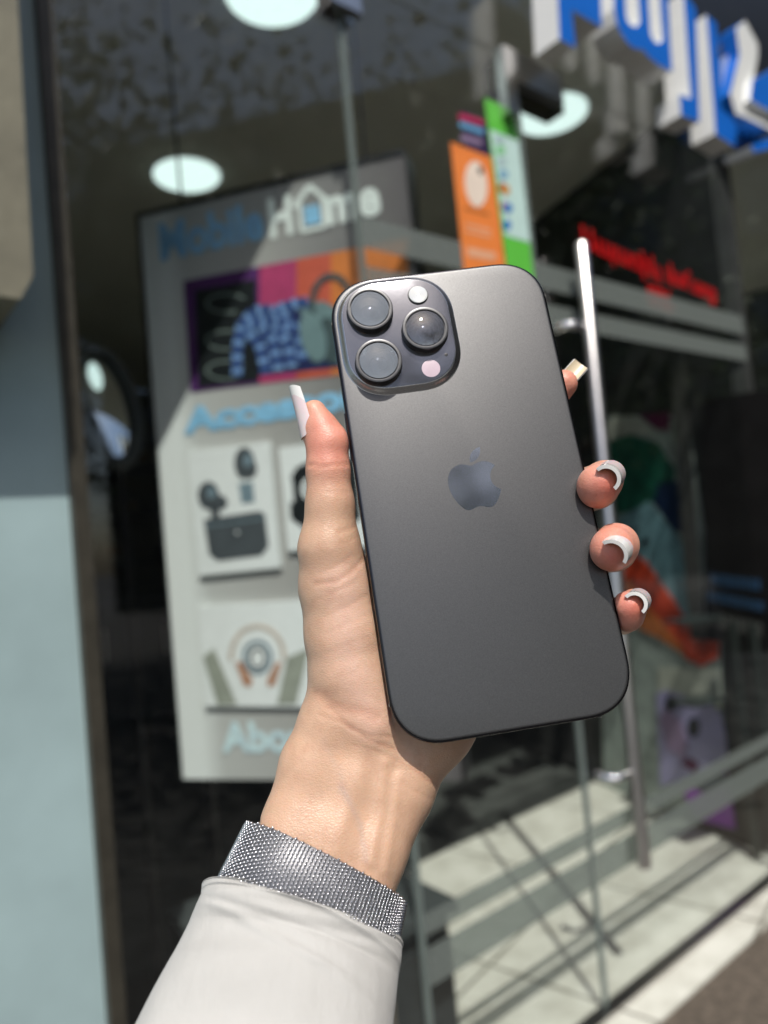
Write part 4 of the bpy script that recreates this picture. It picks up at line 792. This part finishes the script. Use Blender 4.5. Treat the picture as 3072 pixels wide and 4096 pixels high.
for i in range(NS):
    t = (i/(NS-1))**1.15; c, w, d = interp(t); wu = w/np.linalg.norm(w); a_ = fr[-1][0]-fr[0][0]; a_ = ax_all; dn = np.cross(wu, a_); dn /= np.linalg.norm(dn); dn = dn if dn[2] > 0 else -dn; ring = []
    for j in range(NA):
        q = 2*math.pi*j/NA; L_ = t*150
        fold = .9*math.sin(L_*.16+1.5*math.cos(q)+.6)*math.exp(-((q-math.pi*.75)/.9)**2)+.7*math.sin(L_*.11+2.2*math.sin(q)+2)+.45*math.sin(3*q+L_*.05)
        fold += .6*math.exp(-((L_-38-14*math.cos(q))/7)**2)+.8*math.exp(-((L_-64-22*math.cos(q))/9)**2)-.7*math.exp(-((L_-26-10*math.cos(q))/5)**2)
        fold += .28*math.sin(L_*.42+5.0*math.cos(q+.4))*math.exp(-((L_-35)/30)**2)+.5*math.exp(-((L_-20-9*math.cos(q*1.0+.5))/3)**2)*math.exp(-((q-2.2)/.8)**2)
        fold += .75*math.exp(-((L_-47-16*math.cos(q+.5))/2.6)**2)-.6*math.exp(-((L_-58-10*math.cos(q-.3))/3.2)**2)+.8*math.exp(-((L_-76-26*math.cos(q))/3.5)**2)+.5*math.exp(-((L_-30+9*math.cos(q+.8))/2.2)**2)
        fold *= min(1, L_/9)*max(.12, math.sin(q))**1.0 if math.sin(q) > 0 else .12
        fold -= .45*math.exp(-((L_-13.5)/.8)**2)+.25*math.exp(-((L_-16)/.8)**2)
        cosq, sinq = math.cos(q), math.sin(q); ex_ = abs(cosq)**.95*math.copysign(1, cosq); ey = abs(sinq)**.8*math.copysign(1, sinq)
        ring.append(c+w*ex_+dn*(d*ey)+(wu*ex_+dn*ey)*fold)
    rings_.append(ring)
inn = [[p+(c_-p)*.035 for p in r] for r, c_ in zip(rings_, [np.mean(r, 0) for r in rings_])]
hem = [[p+(c_-p)*.010-ax_all*.35 for p in r] for r, c_ in zip(rings_[:1], [np.mean(rings_[0], 0)])]
mb.loft(inn[:100][::-1]+hem+rings_, cap=False); pmb(mb).build('sleeve', CL, person, angle=180)

# ================================================================ woven steel watch band
MSH = pm('woven_steel', (.58, .58, .60), .20, metal=1, var=.15, vs=2000); MSB = pm('band_core', (.20, .20, .21), .45, metal=.8)
watch = thing('watch_band', tuple(PW(PX(700, 1880, -14))[0]), 'silver woven steel mesh watch band on the wrist, between hand and sleeve', 'watch band')
BT = tubeframe((531, 1781), (872, 1956), -15.5); BB = tubeframe((470, 1906), (857, 2036), -10.5)
def bandpt(q, s_, off=0.):
    c = BT[0]*(1-s_)+BB[0]*s_; w = BT[1]*(1-s_)+BB[1]*s_; a_ = BB[0]-BT[0]; a_ /= np.linalg.norm(a_); w = w-a_*(w@a_)*.0; wu = w/np.linalg.norm(w); dn = np.cross(wu, a_); dn /= np.linalg.norm(dn); dn = dn if dn[2] > 0 else -dn
    cq, sq = math.cos(q), math.sin(q); e1 = abs(cq)**.86*math.copysign(1, cq); e2 = abs(sq)**.78*math.copysign(1, sq); p = c+w*e1+dn*19.5*e2; nrm = wu*cq/np.linalg.norm(w)+dn*sq/19.5; nrm /= np.linalg.norm(nrm); return p+nrm*off, nrm, a_
mb = MB(); mb.loft([[bandpt(2*math.pi*k/120, s_, o)[0] for k in range(120)] for s_, o in ((0, -1.2), (0.0, -.3), (.03, -.05), (.97, -.05), (1.0, -.3), (1, -1.2))], cap=False); pmb(mb).build('band_core', MSB, watch)
# arc-length table
qs = np.linspace(0, 2*math.pi, 721); pp_ = np.array([bandpt(q, .5)[0] for q in qs]); sl_ = np.concatenate([[0], np.cumsum(np.linalg.norm(np.diff(pp_, axis=0), axis=1))]); NC = int(sl_[-1]/1.16); NR = 14
sph = []; 
for a in np.linspace(0, math.pi, 5)[1:-1]:
    for k in range(7): sph.append((math.sin(a)*math.cos(2*math.pi*k/7), math.sin(a)*math.sin(2*math.pi*k/7), math.cos(a)))
sph = np.array([(0, 0, 1)]+sph+[(0, 0, -1)]); sf = [(0, 1+k, 1+(k+1) % 7) for k in range(7)]+[(1+r*7+k, 8+r*7+k, 8+r*7+(k+1) % 7, 1+r*7+(k+1) % 7) for r in range(2) for k in range(7)]+[(15+k, 22, 15+(k+1) % 7) for k in range(7)]
mb = MB()
for i in range(NC):
    for j in range(NR+1):
        s_ = (j+(.42*i) % 1.0)/NR
        if s_ > 1.0: continue
        q = np.interp((i+.5)*sl_[-1]/NC, sl_, qs); p, nrm, a_ = bandpt(q, s_, .2); tg = np.cross(nrm, a_)
        sg = 1 if i % 2 else -1; e1 = a_*math.cos(.7)+tg*math.sin(.7); e1 = e1+nrm*.22; e1 /= np.linalg.norm(e1); e2 = np.cross(nrm, e1)
        mb.add(p+sph[:, :1]*e2*.42+sph[:, 1:2]*nrm*.52+sph[:, 2:3]*e1*.56, sf)
pmb(mb).build('woven_mesh', MSH, watch, angle=180)
